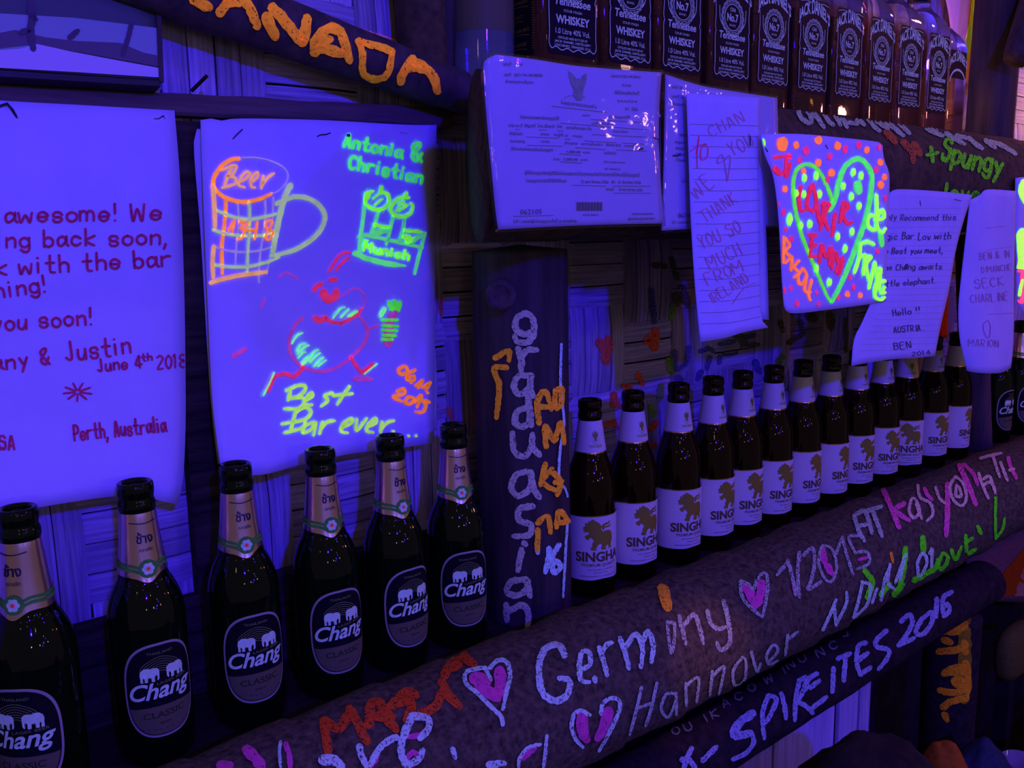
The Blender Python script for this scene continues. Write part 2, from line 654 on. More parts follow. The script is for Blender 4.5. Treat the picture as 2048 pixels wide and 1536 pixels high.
    def lay(self, name, tree, mat, parent, lift=0.0005):
        """Project from the camera on to the surface and lift off it a little."""
        hit, vs = {}, []
        for i, (x, y) in enumerate(self.v):
            d = ray(x, y).normalized()
            p, n, _, dist = tree.ray_cast(CAM, d)
            if p is None:
                continue
            if n.dot(d) > 0:
                n = -n
            hit[i] = len(vs)
            vs.append(p + n * lift - d * lift * 0.6)
        fs = []
        for f in self.f:
            if all(i in hit for i in f):
                q = [vs[hit[i]] for i in f]
                if max((q[a] - q[a - 1]).length for a in range(len(q))) < 0.06:
                    fs.append(tuple(hit[i] for i in f))
        o = None
        for part in clusters(vs, fs):
            used = sorted({i for f in part for i in f})
            re_ = {i: k for k, i in enumerate(used)}
            o = link(name, mesh(name, [vs[i] for i in used], [tuple(re_[i] for i in f) for f in part]), mat)
            if parent is not None:
                at_home(o, parent)
        return o


def clusters(vs, fs):
    """Faces grouped into words: islands that lie far apart become separate groups."""
    up = list(range(len(vs)))

    def find(i):
        while up[i] != i:
            up[i] = up[up[i]]
            i = up[i]
        return i
    for f in fs:
        a = find(f[0])
        for i in f[1:]:
            up[find(i)] = a
    isl = {}
    for f in fs:
        isl.setdefault(find(f[0]), []).append(f)
    keys = list(isl)
    boxes = []
    for k in keys:
        P = [vs[i] for f in isl[k] for i in f]
        boxes.append(([min(p[c] for p in P) for c in range(3)], [max(p[c] for p in P) for c in range(3)]))
    size = [max(b[1][c] - b[0][c] for c in range(3)) for b in boxes]
    g = list(range(len(keys)))

    def gf(i):
        while g[i] != i:
            i = g[i]
        return i
    for a in range(len(keys)):
        for b in range(a):
            gap = math.sqrt(sum(max(0.0, boxes[a][0][c] - boxes[b][1][c], boxes[b][0][c] - boxes[a][1][c]) ** 2 for c in range(3)))
            if gap <= 0.95 * max(0.02, 0.5 * max(size[a], size[b])):
                g[gf(a)] = gf(b)
    out = {}
    for i, k in enumerate(keys):
        out.setdefault(gf(i), []).extend(isl[k])
    return list(out.values())


def Z(ox, oy, s, txt):
    """Points written in the coordinates of an enlarged view: origin, scale."""
    out = []
    for p in txt.split():
        a, b = p.split(',')
        out.append((ox + float(a) / s, oy + float(b) / s))
    return out


GLYPH = {
    'a': "55361513224355 565362", 'b': "1912 153655533213", 'c': "553615133253", 'd': "553615133253 5952", 'e': "1454553615133253", 'f': "58493832 1656",
    'g': "553615133253 56513011", 'h': "1912 15365552", 'i': "3632 3838", 'j': "46413010 4848", 'k': "1912 561452", 'l': "3932", 'm': "0602 0516263532 3546566562",
    'n': "1612 1536465552", 'o': "36151332535536", 'p': "1610 153655533213", 'q': "553615133253 5650", 'r': "1612 153656", 's': "55462615244453422213", 't': "39334252 1656",
    'u': "1613324355 5652", 'v': "163256", 'w': "0612355266", 'x': "1652 5612", 'y': "1633 5620", 'z': "16561252",
    'A': "123952 2444", 'B': "1912 193958463616 163655533212", 'C': "583917143253", 'D': "1912 193957543212", 'E': "59191252 1646", 'F': "591912 1646", 'G': "5839171432535535",
    'H': "1912 5952 1656", 'I': "3932", 'J': "49433213", 'K': "1912 591652", 'L': "191252", 'M': "0209356962", 'N': "12195259", 'O': "39171432545739", 'P': "1912 193958563515",
    'Q': "39171432545739 4362", 'R': "1912 193958563515 3552", 'S': "58492918174656534233221314", 'T': "0969 3932", 'U': "1914325459", 'V': "193259", 'W': "0912375269", 'X': "1952 5912",
    'Y': "193659 3632", 'Z': "19591252",
    '0': "39171432545739", '1': "283932", '2': "183958571252", '3': "193958463655533213", '4': "491464 4942", '5': "5919163655533213", '6': "4927143253553614", '7': "195932",
    '8': "36171839585636 36141332535436", '9': "5536171839585532", '!': "3935 3232", ',': "3220", '.': "3232", '&': "52173948143255", '/': "5912", '-': "1555", '+': "1555 3733",
    "'": "3937", '<': "321618283648586632",
}
ADV = {'i': 4.2, 'l': 3.6, '!': 3.8, '.': 3.2, ',': 3.2, "'": 2.6, 'j': 4.6, 'm': 7.8, 'w': 7.8, 'M': 8.2, 'W': 8.2, ' ': 4.6, '1': 4.4, 'I': 4.0, '<': 8.0}

_TYPE = {}


def type_mesh(text, bold=0.0, shear=0.0):
    key = (text, bold, shear)
    if key not in _TYPE:
        best = -1.0
        for res in (2, 4, 6):                      # bold outlines sometimes lose a loop: keep the fullest
            c = bpy.data.curves.new('type', 'FONT')
            c.body = text
            c.size = 1.0
            c.offset = bold
            c.shear = shear
            c.resolution_u = res
            o = bpy.data.objects.new('type', c)
            me = o.to_mesh()
            area = sum(p.area for p in me.polygons)
            if area > best * 1.002:
                best = area
                _TYPE[key] = ([(v.co.x, v.co.y) for v in me.vertices], [tuple(p.vertices) for p in me.polygons])
            o.to_mesh_clear()
            bpy.data.objects.remove(o)
            bpy.data.curves.remove(c)
            if not bold:
                break
    return _TYPE[key]


# ------------------------------------------------------------------ the setting: walls, floor, ceiling
def strip(vs, fs, uv, x0, x1, z0, z1, y, vert, rng):
    """One flat bamboo strip, slightly arched, grain along its length (uv)."""
    b = len(vs)
    na, nl = 3, 4
    th = 0.0025
    off = rng.uniform(0, 9)
    for i in range(nl + 1):
        for k in range(-1, na + 2):
            kk = min(max(k, 0), na)
            s = kk / na
            arch = math.sin(math.pi * s) * 0.0016
            lon = i / nl
            dip = -0.0045 * (2 * lon - 1) ** 4
            yy = y - arch - dip if 0 <= k <= na else y + th + 0.003
            if vert:
                vs.append((x0 + (x1 - x0) * s, yy, z0 + (z1 - z0) * lon))
                uv.append((off + (z1 - z0) * lon, off + (x1 - x0) * s))
            else:
                vs.append((x0 + (x1 - x0) * lon, yy, z0 + (z1 - z0) * s))
                uv.append((off + (x1 - x0) * lon, off + (z1 - z0) * s))
    w_ = na + 3
    for i in range(nl):
        for k in range(w_ - 1):
            q = b + i * w_ + k
            fs.append((q, q + 1, q + w_ + 1, q + w_) if vert else (q, q + w_, q + w_ + 1, q + 1))


def woven_wall(name, x0, x1, z0, z1, y):
    rng = random.Random(5)
    vs, fs, uv = [], [], []
    cw, ch = 0.098, 0.112
    ni, nj = int((x1 - x0) / cw) + 1, int((z1 - z0) / ch) + 1
    for j in range(nj):
        for i in range(ni):
            cx, cz = x0 + i * cw, z0 + j * ch + 0.012 * (i % 3)
            if (i + j) % 2 == 1:
                n = 4
                for k in range(n):
                    g = rng.uniform(0.0006, 0.002)
                    strip(vs, fs, uv, cx + k * cw / n + g, cx + (k + 1) * cw / n - g * 0.4, cz - 0.010, cz + ch + 0.010, y + rng.uniform(0, 0.0015), True, rng)
            else:
                n = 4
                for k in range(n):
                    g = rng.uniform(0.0006, 0.002)
                    strip(vs, fs, uv, cx - 0.010, cx + cw + 0.010, cz + k * ch / n + g, cz + (k + 1) * ch / n - g * 0.4, y + rng.uniform(0, 0.0015), False, rng)
    nb = len(fs)
    b = len(vs)
    bv, bf = box(x0 - 0.05, x1 + 0.1, y + 0.012, y + 0.05, z0 - 0.1, z1 + 0.1)
    vs += bv
    uv += [(0, 0)] * len(bv)
    fs += [tuple(b + i for i in f) for f in bf]
    me = mesh(name, vs, fs, [0] * nb + [1] * len(bf))
    l = me.uv_layers.new(name='UVMap')
    for lp in me.loops:
        l.data[lp.index].uv = uv[lp.vertex_index]
    return structure(link(name, me, [BAMBOO, DARK]))


WALL_Y = 0.082
wall = woven_wall('wall_back', -0.75, 2.75, -0.14, 1.12, WALL_Y)
lower = structure(link('wall_lower', mesh('wall_lower', *box(-0.85, 2.9, WALL_Y + 0.01, WALL_Y + 0.05, -1.02, -0.24)), DARK))
structure(link('wall_side', mesh('wall_side', *box(2.9, 2.95, -1.0, WALL_Y + 0.05, -1.02, 1.22)), DARK))
structure(link('floor', mesh('floor', *box(-3.0, 3.2, -3.2, WALL_Y + 0.06, -1.08, -1.02)), DARK))

# ------------------------------------------------------------------ shelves, logs, posts
# lower shelf board and its log
t = thing('bottle_shelf', 'dark plank shelf the beer bottles stand on behind the painted log', 'shelf', (0.8, 0.02, 0))
at_home(link('board', mesh('board', *box(-0.7, 2.7, -0.033, 0.078, -0.024, 0.0)), SHELF), t)
for bx in (-0.3, 0.6, 1.5, 2.3):
    at_home(link('bracket', mesh('bracket', *box(bx, bx + 0.03, -0.03, 0.079, -0.075, -0.024)), SHELF), t)

LOGC = (-0.116, -0.0315)
logt = thing('painted_log', 'thick rough log along the shelf edge with a painted Germany Hannover 2015 greeting', 'log', (0.8, LOGC[0], LOGC[1]))
log = at_home(link('bark', mesh('bark', *log_mesh((-0.7, LOGC[0], LOGC[1]), (2.6, LOGC[0], LOGC[1]), 0.0732, 560, 60, 0.0028, 16, 0.0034, 0.083, 1.0)), BARK, None, True), logt)

# the rail below the log
railt = thing('lower_rail', 'dark round rail under the painted log with white painted capitals and 2016', 'rail', (0.5, -0.100, -0.2045))
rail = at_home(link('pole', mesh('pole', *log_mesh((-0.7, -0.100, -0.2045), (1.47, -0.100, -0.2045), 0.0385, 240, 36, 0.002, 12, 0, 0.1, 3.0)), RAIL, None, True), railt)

# upper log
def slant(vf):
    """The log's end is cut on a slant: its back edge starts further along."""
    vs, fs = vf
    return [Vector((v.x + 0.62 * (v.y + 0.123) * max(0.0, 1 - (v.x - 0.32) / 0.25), v.y, v.z)) for v in vs], fs


ULC = (-0.042, 0.500)
ult = thing('upper_log', 'huge dark log carrying the whiskey bottles with papers pinned along its front', 'log', (0.9, ULC[0], ULC[1]))
ulog = at_home(link('bark', mesh('bark', *slant(log_mesh((0.335, ULC[0], ULC[1]), (2.5, ULC[0], ULC[1]), 0.081, 320, 56, 0.0022, 9, 0.0010, 0.12, 7.0))), BARK_DARK, None, True), ult)
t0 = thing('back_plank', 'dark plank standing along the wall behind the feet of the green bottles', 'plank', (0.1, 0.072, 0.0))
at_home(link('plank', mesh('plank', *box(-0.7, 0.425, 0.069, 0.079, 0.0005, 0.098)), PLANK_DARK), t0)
t0 = thing('gap_shade_strip', 'narrow dark strip for the shade in the gap between the letter and the beer mug drawing', 'batten', (0.15, 0.07, 0.1))  # added strip standing in for shade, not a real batten
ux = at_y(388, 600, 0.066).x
at_home(link('batten', mesh('batten', *box(ux - 0.016, ux + 0.020, 0.0665, 0.0795, 0.0985, at_y(388, 236, 0.064).z - 0.003)), PLANK_DARK), t0)  # dark strip added to stand in for the shade in this gap
t = thing('whiskey_shelf', 'dark plank behind the upper log under the square whiskey bottles', 'shelf', (1.0, 0.04, 0.58))
at_home(link('board', mesh('board', *box(0.46, 2.5, 0.031, 0.078, 0.570, 0.584)), SHELF), t)
at_home(link('bracket', mesh('bracket', *box(0.52, 0.55, 0.050, 0.079, 0.50, 0.570)), SHELF), t)
at_home(link('bracket', mesh('bracket', *box(1.9, 1.93, 0.050, 0.079, 0.50, 0.570)), SHELF), t)

# post between the two rows of beer
postt = thing('lettered_post', 'upright wooden post with vertical white painted word between green and brown beer bottles', 'post', (0.474, 0.0, 0.0))
pv, pf = log_mesh((0.478, 0.008, 0.0), (0.472, 0.004, 0.411), 0.0515, 130, 44, 0.0022, 9, 0, 0.1, 11.0)
post = at_home(link('trunk', mesh('trunk', pv, pf), POST_BLUE, None, True), postt)
kv, kf = lathe(smooth_prof([(0.0165, -0.002), (0.0155, 0.003), (0.011, 0.005), (0.008, 0.0035), (0.003, 0.004)], 4), 20)
kn = link('knot', mesh('knot', kv, kf), POST, None, True)
kp = at_y(1002, 590, -0.032)
kn.matrix_world = Matrix.Translation(kp) @ Vector((-0.72, -0.62, 0.05)).to_track_quat('Z', 'Y').to_matrix().to_4x4()
mw = kn.matrix_world.copy()
kn.parent = postt
kn.matrix_parent_inverse = Matrix.Translation(postt.location).inverted()

# far post under the upper log, between brown and far green bottles
FX, FT = x_for(1957, 0.06, -0.008), x_for(1940, 0.38, -0.008)
fpt = thing('dark_post', 'dark plain post between the end of the brown bottles and two more green bottles', 'post', (FX, -0.005, 0))
at_home(link('trunk', mesh('trunk', *log_mesh((FX, -0.008, 0.0), (FT, -0.008, 0.411), 0.0275, 90, 36, 0.0015, 10, 0, 0.1, 21.0)), POST, None, True), fpt)

# upper right post with a stub of branch
UX = x_for(1988, 0.70, 0.012)
urt = thing('upper_post', 'dark upright post with a cut branch stub behind the end of the whiskey row', 'post', (UX, 0.01, 0.585))
at_home(link('trunk', mesh('trunk', *log_mesh((UX - 0.004, 0.012, 0.5845), (UX + 0.006, 0.012, 1.15), 0.041, 110, 36, 0.002, 9, 0, 0.1, 31.0)), POST_BLUE, None, True), urt)
bp0, bp1 = at_y(2075, -25, -0.05), at_y(2036, 118, -0.055)
at_home(link('branch_stub', mesh('branch_stub', *log_mesh(bp0, bp1, 0.024, 40, 24, 0.002, 20, 0, 0.1, 33.0)), POST, None, True), urt)
bj = Vector((UX + 0.01, 0.0, bp0.z + 0.02))
at_home(link('branch', mesh('branch', *log_mesh(bj, bp0 + Vector((0, 0, -0.01)), 0.022, 40, 20, 0.002, 20, 0, 0.1, 34.0)), POST, None, True), urt)

# orange lettered post under the log
opt_ = thing('orange_lettered_post', 'post below the log with blurred orange painted letters', 'post', (1.372, -0.06, -1.02))
opost = at_home(link('trunk', mesh('trunk', *log_mesh((1.390, -0.085, -1.02), (1.390, -0.085, -0.250), 0.046, 110, 36, 0.002, 9, 0, 0.1, 41.0)), RAIL, None, True), opt_)

# flat slats below the rail
SR = at_y(1740, 1420, -0.03).x
sp = thing('slat_panel', 'pale vertical bamboo slats under the rail beside the dark gap', 'panel', (0.9, -0.05, -0.4))
for i, (a, b_) in enumerate(((0.28, 0.40), (0.402, 0.53), (0.532, 0.66), (0.663, 0.79), (0.793, 0.90), (0.903, 0.965), (0.977, 1.035), (1.046, 1.08))):
    a, b_ = a + SR - 1.08, b_ + SR - 1.08
    o = at_home(link('slat', mesh('slat', *box(a, b_, -0.032 + 0.002 * (i % 2), -0.024 + 0.002 * (i % 2), -0.93, -0.245)), PALE_SLAT), sp)
    bevel_obj(o, 0.0015)

# horizontal beam on the wall, top left
bt = thing('wall_beam', 'flat dark batten across the bamboo wall that the two big drawings are nailed to', 'beam', (0.2, 0.07, 0.54))
b0, b1 = at_y(-40, 163, 0.062), at_y(905, 217, 0.062)
b2, b3 = at_y(-40, 212, 0.062), at_y(905, 256, 0.062)
vs, fs = [], []
nseg = 40
rng = random.Random(3)
for i in range(nseg + 1):
    u = i / nseg
    top = b0.lerp(b1, u)
    bot = b2.lerp(b3, u)
    j = noise.noise(Vector((u * 9, 2, 0))) * 0.002
    for (q, y) in ((top, 0.0805), (top, 0.064), (top - Vector((0, 0, 0.003)), 0.062), (bot + Vector((0, 0, 0.003)), 0.062), (bot, 0.064), (bot, 0.0805)):
        vs.append((q.x, y, q.z + j))
for i in range(nseg):
    for k in range(5):
        q = i * 6 + k
        fs.append((q, q + 1, q + 7, q + 6))
fs.append(tuple(range(6)))
fs.append(tuple(reversed(range(nseg * 6, nseg * 6 + 6))))
beam = at_home(link('batten', mesh('batten', vs, fs), PLANK), bt)
npt = at_y(383, 182, 0.058)
at_home(link('nail', mesh('nail', *tube([npt, npt + Vector((0.010, -0.012, 0.012))], 0.0016)), STEEL), bt)

# slanting beam with the orange country name
ct = thing('slanting_beam', 'slanting round beam with large orange painted letters above the wall drawings', 'beam', (0.3, 0.02, 0.6))
ca, cb = at_y(314, -38, 0.047), at_y(962, 200, 0.040)
ca = ca - (cb - ca) * 0.25
cbeam = at_home(link('pole', mesh('pole', *log_mesh(ca, cb, 0.0285, 160, 40, 0.0018, 12, 0, 0.1, 51.0, 0.26)), POST, None, True), ct)

# dark upright slats and a forked trunk behind the top of the beam
dt = thing('dark_upright_trunk', 'dark brown upright trunk between the slanting beam and the first whiskey bottle', 'trunk', (0.48, 0.06, 0.584))
p0, p1 = at_y(846, 150, 0.050), at_y(836, -60, 0.050)
tv, tf = log_mesh(p0, p1, 0.026, 60, 24, 0.002, 12, 0, 0.1, 61.0)
at_home(link('trunk', mesh('trunk', tv, tf), BARK_DARK, None, True), dt)
p0, p1 = at_y(876, 150, 0.056), at_y(878, -60, 0.056)
at_home(link('fork', mesh('fork', *log_mesh(p0, p1, 0.018, 60, 24, 0.002, 12, 0, 0.1, 62.0)), POST_BLUE, None, True), dt)


# ------------------------------------------------------------------ bottles
def radius_of(prof):
    P = sorted(prof, key=lambda p: p[1])

    def r(z):
        for (r0, z0), (r1, z1) in zip(P, P[1:]):
            if z0 <= z <= z1:
                return r0 + (r1 - r0) * ((z - z0) / max(z1 - z0, 1e-9))
        return P[0][0] if z < P[0][1] else P[-1][0]
    return r


def wrap(marks, rf, zc, lift, rb=0.0305):
    """Marks in millimetres (y down) wrapped round a bottle's front."""
    marks.cut(4.0)
    vs = []
    for x, y in marks.v:
        z = zc - y / 1000.0
        r = rf(z) + lift
        a = x / 1000.0 / rb
        vs.append((r * math.sin(a), -r * math.cos(a), z))
    return mesh('m', vs, [tuple(reversed(f)) for f in marks.f])


def band(rf, z0f, z1f, a0, a1, lift, na=64, nz=10):
    """A shell on the bottle between heights z0f(a) and z1f(a)."""
    vs, fs = [], []
    for i in range(na + 1):
        a = a0 + (a1 - a0) * i / na
        for k in range(nz + 1):
            z = z0f(a) + (z1f(a) - z0f(a)) * k / nz
            r = rf(z) + lift
            vs.append((r * math.sin(a), -r * math.cos(a), z))
    for i in range(na):
        for k in range(nz):
            q = i * (nz + 1) + k
            fs.append((q, q + nz + 1, q + nz + 2, q + 1))
    return mesh('band', vs, fs)


def dup(root):
    r = root.copy()
    col.objects.link(r)
    for ch in root.children:
        c = ch.copy()
        col.objects.link(c)
        c.parent = r
        for g in ch.children:
            d = g.copy()
            col.objects.link(d)
            d.parent = c
    return r


FINISH = [(0.0133, 0.2112), (0.0143, 0.2122), (0.0147, 0.2160), (0.0142, 0.2195), (0.0134, 0.2212), (0.0136, 0.2235), (0.0142, 0.2265), (0.0142, 0.2310), (0.0137, 0.2345), (0.0122, 0.2355),
          (0.0102, 0.2350), (0.0096, 0.2330), (0.0095, 0.2200)]
ELE = [(0, .55), (.05, .8), (.2, .97), (.4, 1.0), (.6, .93), (.72, .98), (.88, .95), (1, .8), (1.0, .5), (.99, .2), (.93, .05), (.87, .1), (.90, .3), (.87, .45), (.80, .40), (.75, .3), (.77, 0), (.6, 0),
       (.58, .3), (.42, .32), (.40, 0), (.24, 0), (.24, .3), (.15, .34), (.17, 0), (.02, 0), (.03, .3)]
LION = [(185, 990), (170, 1003), (165, 995), (160, 1014), (143, 1012), (147, 1028), (131, 1042), (139, 1052), (133, 1062), (150, 1066), (163, 1064), (166, 1074), (154, 1082), (141, 1090), (150, 1106), (162, 1112),
        (172, 1096), (186, 1106), (192, 1118), (182, 1132), (184, 1146), (172, 1160), (182, 1171), (206, 1172), (205, 1160), (214, 1142), (230, 1132), (240, 1146), (232, 1160), (240, 1171), (264, 1170), (262, 1152),
        (274, 1146), (284, 1156), (280, 1168), (304, 1167), (298, 1146), (309, 1118), (306, 1084), (292, 1064), (264, 1060), (244, 1066), (234, 1052), (236, 1034), (226, 1018), (214, 1008), (200, 1000)]


def superell(a, b, n=2.5, k=56):
    out = []
    for i in range(k):
        t = 2 * math.pi * i / k
        c, s = math.cos(t), math.sin(t)
        out.append((a * math.copysign(abs(c) ** (2 / n), c), b * math.copysign(abs(s) ** (2 / n), s)))
    return out


def named(o_name, me, mat, parent, smooth=False):
    me.name = o_name
    return link(o_name, me, mat, parent, smooth)


def elephant_bottle():
    prof = smooth_prof([(0.0305, 0.006), (0.0305, 0.060), (0.0305, 0.112), (0.0303, 0.122), (0.0291, 0.132), (0.0264, 0.1415), (0.0228, 0.150), (0.0194, 0.158), (0.0160, 0.183), (0.0136, 0.2105)], 5)
    full = [(0.0240, 0.0), (0.0290, 0.0012), (0.0303, 0.004)] + prof + FINISH
    rf = radius_of([p for p in full if p[1] < 0.2118] + [(0.0133, 0.2118)])
    root = thing('beer_bottle', 'x', 'bottle')
    v, f = lathe(full, 44)
    link('glass', mesh('glass', v, f), GREEN_GLASS, root, True)
    low = lambda a: 0.1612 - 0.0065 * math.exp(-(a / 0.42) ** 2) + 0.0009 * math.sin(3 * a + 0.7)
    foil = named('neck_foil', band(rf, low, lambda a: 0.2113, -math.pi, math.pi, 0.0005, 72, 16), FOIL, root, True)
    named('foil_stripe', band(rf, lambda a: low(a) + 0.0048, lambda a: low(a) + 0.0074, -math.pi, math.pi, 0.0008, 72, 2), FOIL_GREEN, foil)
    named('foil_stripe', band(rf, lambda a: low(a) + 0.0084, lambda a: low(a) + 0.0108, -math.pi, math.pi, 0.0008, 72, 2), FOIL_GREEN, foil)
    m = Marks(3)
    m.blob(0, 0, 12.5, 7.4, 0, 0.0, 20)
    named('foil_roundel_mark', wrap(m, rf, 0.1665, 0.0012), FOIL_GREEN, foil)
    m = Marks(3)
    for k in range(6):
        a = k * math.pi / 3
        m.blob(4.6 * math.cos(a), 3.0 * math.sin(a), 3.4, 2.1, 0, 0.0, 10)
    named('flower_mark', wrap(m, rf, 0.1665, 0.0015), LABEL_INK, foil)
    m = Marks(3).blob(0, 0, 2.6, 1.7, 0, 0, 10)
    named('flower_heart_mark', wrap(m, rf, 0.1665, 0.0018), paint(130, 25, 70), foil)
    m = Marks(4)
    m.type('ช้าง', (-12.5, 1), (12.5, 1), 7.5, 0.02)
    m.type('คลาสสิก', (-9, 8), (10, 8), 3.0)
    m.stroke([(-22, -16), (0, -14.6), (22, -16)], 0.7, 0, 0)
    named('foil_lettering', wrap(m, rf, 0.1885, 0.0010), BLACK_INK, foil)
    # oval label
    zc = 0.0666
    m = Marks().poly(superell(30.0, 40.6, 2.7), 5)
    edge = named('label', wrap(m, rf, zc, 0.0004), LABEL_EDGE, root, True)
    edge['label'] = 'oval silver-edged label'
    m = Marks().poly(superell(28.0, 38.6, 2.7), 5)
    named('label_field', wrap(m, rf, zc, 0.0007), LABEL_BLACK, edge, True)
    lo = [p for p in superell(27.0, 37.6, 2.7, 120) if p[1] > 12.2]
    lo = sorted(lo, key=lambda p: p[0])
    top = [(26.6 * (1 - 2 * i / 12), 13.0 + 1.6 * (2 * i / 12 - 1) ** 2) for i in range(13)]
    m = Marks().poly(top + lo, 5)
    named('lower_field', wrap(m, rf, zc, 0.0010), LABEL_GREY, edge, True)
    m = Marks()
    for sx, cx in ((1, -9.0), (-1, 11.0)):
        m.poly([(cx + sx * (p[0] - 0.5) * 14.5, -8.8 - p[1] * 12.0) for p in ELE], 4)
    named('elephant_mark', wrap(m, rf, zc, 0.0012), LABEL_INK, edge)
    m = Marks()
    m.type('Chang', (-25.0, 6.6), (25.0, 4.6), 14.0, 0.020, 0.35)
    named('label_lettering', wrap(m, rf, zc, 0.0013), LABEL_INK, edge)
    m = Marks()
    m.type('CLASSIC', (-16, 23.2), (16.5, 22.4), 5.4, 0.008)
    m.type('BEER', (-4, 28.6), (5, 28.4), 1.7)
    for k in range(9):
        m.stroke([(-18 + k * 4.5, 33.5 - 0.5 * abs(k - 4)), (-16.5 + k * 4.5, 33.7 - 0.5 * abs(k - 4))], 0.5, 0, 0)
    named('dark_lettering', wrap(m, rf, zc, 0.0013), paint(16, 12, 30), edge)
    m = Marks()
    for k in range(7):
        h = 5 + k * 2.0
        m.stroke([(-0.5 - h * 0.9, -12), (-0.5 - h * 0.8, -13 - h * 0.55), (-0.5, -12 - h), (-0.5 + h * 0.8, -13 - h * 0.55), (-0.5 + h * 0.9, -12)], 0.45, 0, 0)
    m.type('LAGER BEER', (-4, -5.2), (21, -6.4), 2.2)
    m.type('THAILAND', (-10, -31.5), (10, -31.5), 2.2)
    named('fine_lettering', wrap(m, rf, zc, 0.0011), paint(50, 40, 82), edge)
    return root


def lion_bottle():
    prof = smooth_prof([(0.0305, 0.006), (0.0305, 0.060), (0.0305, 0.1025), (0.0305, 0.118), (0.0302, 0.130), (0.0291, 0.1405), (0.0268, 0.150), (0.0235, 0.159), (0.0205, 0.167), (0.0187, 0.1745), (0.0165, 0.190), (0.0137, 0.2105)], 5)
    full = [(0.0240, 0.0), (0.0290, 0.0012), (0.0303, 0.004)] + prof + FINISH
    rf = radius_of([p for p in full if p[1] < 0.2118] + [(0.0133, 0.2118)])
    root = thing('beer_bottle', 'x', 'bottle')
    v, f = lathe(full, 44)
    link('glass', mesh('glass', v, f), BROWN_GLASS, root, True)
    neck = named('neck_label', band(rf, lambda a: 0.1748, lambda a: 0.2112, -math.pi, math.pi, 0.0004, 60, 12), LABEL_WHITE, root, True)
    named('gold_edge', band(rf, lambda a: 0.1734, lambda a: 0.1749, -math.pi, math.pi, 0.0006, 60, 1), GOLD_LINE, neck, True)
    m = Marks()
    m.poly([(-7, -5), (-4.5, -1), (-3.2, -5.5), (-1.6, -2.6), (0, -7), (1.6, -2.6), (3.2, -5.5), (4.5, -1), (7, -5), (6.2, 1), (3, 2.5), (2.4, 5.5), (0, 7.5), (-2.4, 5.5), (-3, 2.5), (-6.2, 1)], 3)
    named('crest_mark', wrap(m, rf, 0.1945, 0.0007), GOLD, neck)
    m = Marks()
    m.type('THAI BEER', (-14, 13.8), (14, 13.8), 3.2, 0.012)
    m.stroke([(-8.5, 2), (-6, 7), (0, 9.6), (6, 7), (8.5, 2)], 0.6, 0, 0)
    named('neck_lettering', wrap(m, rf, 0.1945, 0.0008), paint(60, 46, 40), neck)
    lo = lambda a: 0.0227 + 0.0015 * max(0, math.sin(2.2 * a + 1.2)) ** 3
    lab = named('label', band(rf, lo, lambda a: 0.1010, -2.75, 2.75, 0.0004, 90, 8), LABEL_WHITE, root, True)
    lab['label'] = 'white label with a gold lion'
    named('gold_edge', band(rf, lambda a: 0.1005, lambda a: 0.1018, -2.75, 2.75, 0.0006, 90, 1), GOLD_LINE, lab, True)
    m = Marks()
    k = 38.0 / 180
    m.poly([((x - 222) * k - 1.5, (y - 1175) * k + 0) for x, y in LION], 4)
    m.stroke([((x - 222) * k - 1.5, (y - 1175) * k) for x, y in ((248, 1052), (243, 1034), (258, 1024), (280, 1022), (290, 1012))], 2.6, 0.05, 0.5)
    m.stroke([((x - 222) * k - 1.5, (y - 1175) * k) for x, y in ((243, 1036), (262, 1040), (284, 1040), (298, 1030))], 2.0, 0.05, 0.5)
    named('lion_mark', wrap(m, rf, 0.0590, 0.0007), GOLD, lab)
    m = Marks()
    m.type('SINGHA', (-29.5, 12.8), (29.5, 12.8), 11.6, 0.035)
    named('label_lettering', wrap(m, rf, 0.0590, 0.0008), flat_mat('dark_gold_print', (0.16, 0.14, 0.02), 0.5), lab)
    m = Marks()
    m.type('PREMIUM QUALITY', (-22, 19.2), (24, 19.2), 4.0, 0.008)
    m.type('THE ORIGINAL THAI BEER', (-16, 24.0), (18, 24.0), 2.0)
    m.type('SINCE 1933', (-8, 27.8), (9, 27.8), 2.0)
    m.type('BOON RAWD BREWERY CO., LTD. BANGKOK, THAILAND', (-24, 32), (26, 32), 1.6, 0.004)
    named('fine_lettering', wrap(m, rf, 0.0590, 0.0008), paint(40, 30, 70), lab)
    return root


def square_ring(hw, hd, n, seg=64):
    out = []
    for i in range(seg):
        t = 2 * math.pi * (i + 0.5) / seg
        c, s = math.cos(t), math.sin(t)
        out.append((hw * math.copysign(abs(c) ** (2 / n), c), hd * math.copysign(abs(s) ** (2 / n), s)))
    return out


def flat_mesh(marks, zc, y):
    return mesh('m', [(x / 1000.0, y, zc - v / 1000.0) for x, v in marks.v], [tuple(reversed(f)) for f in marks.f])


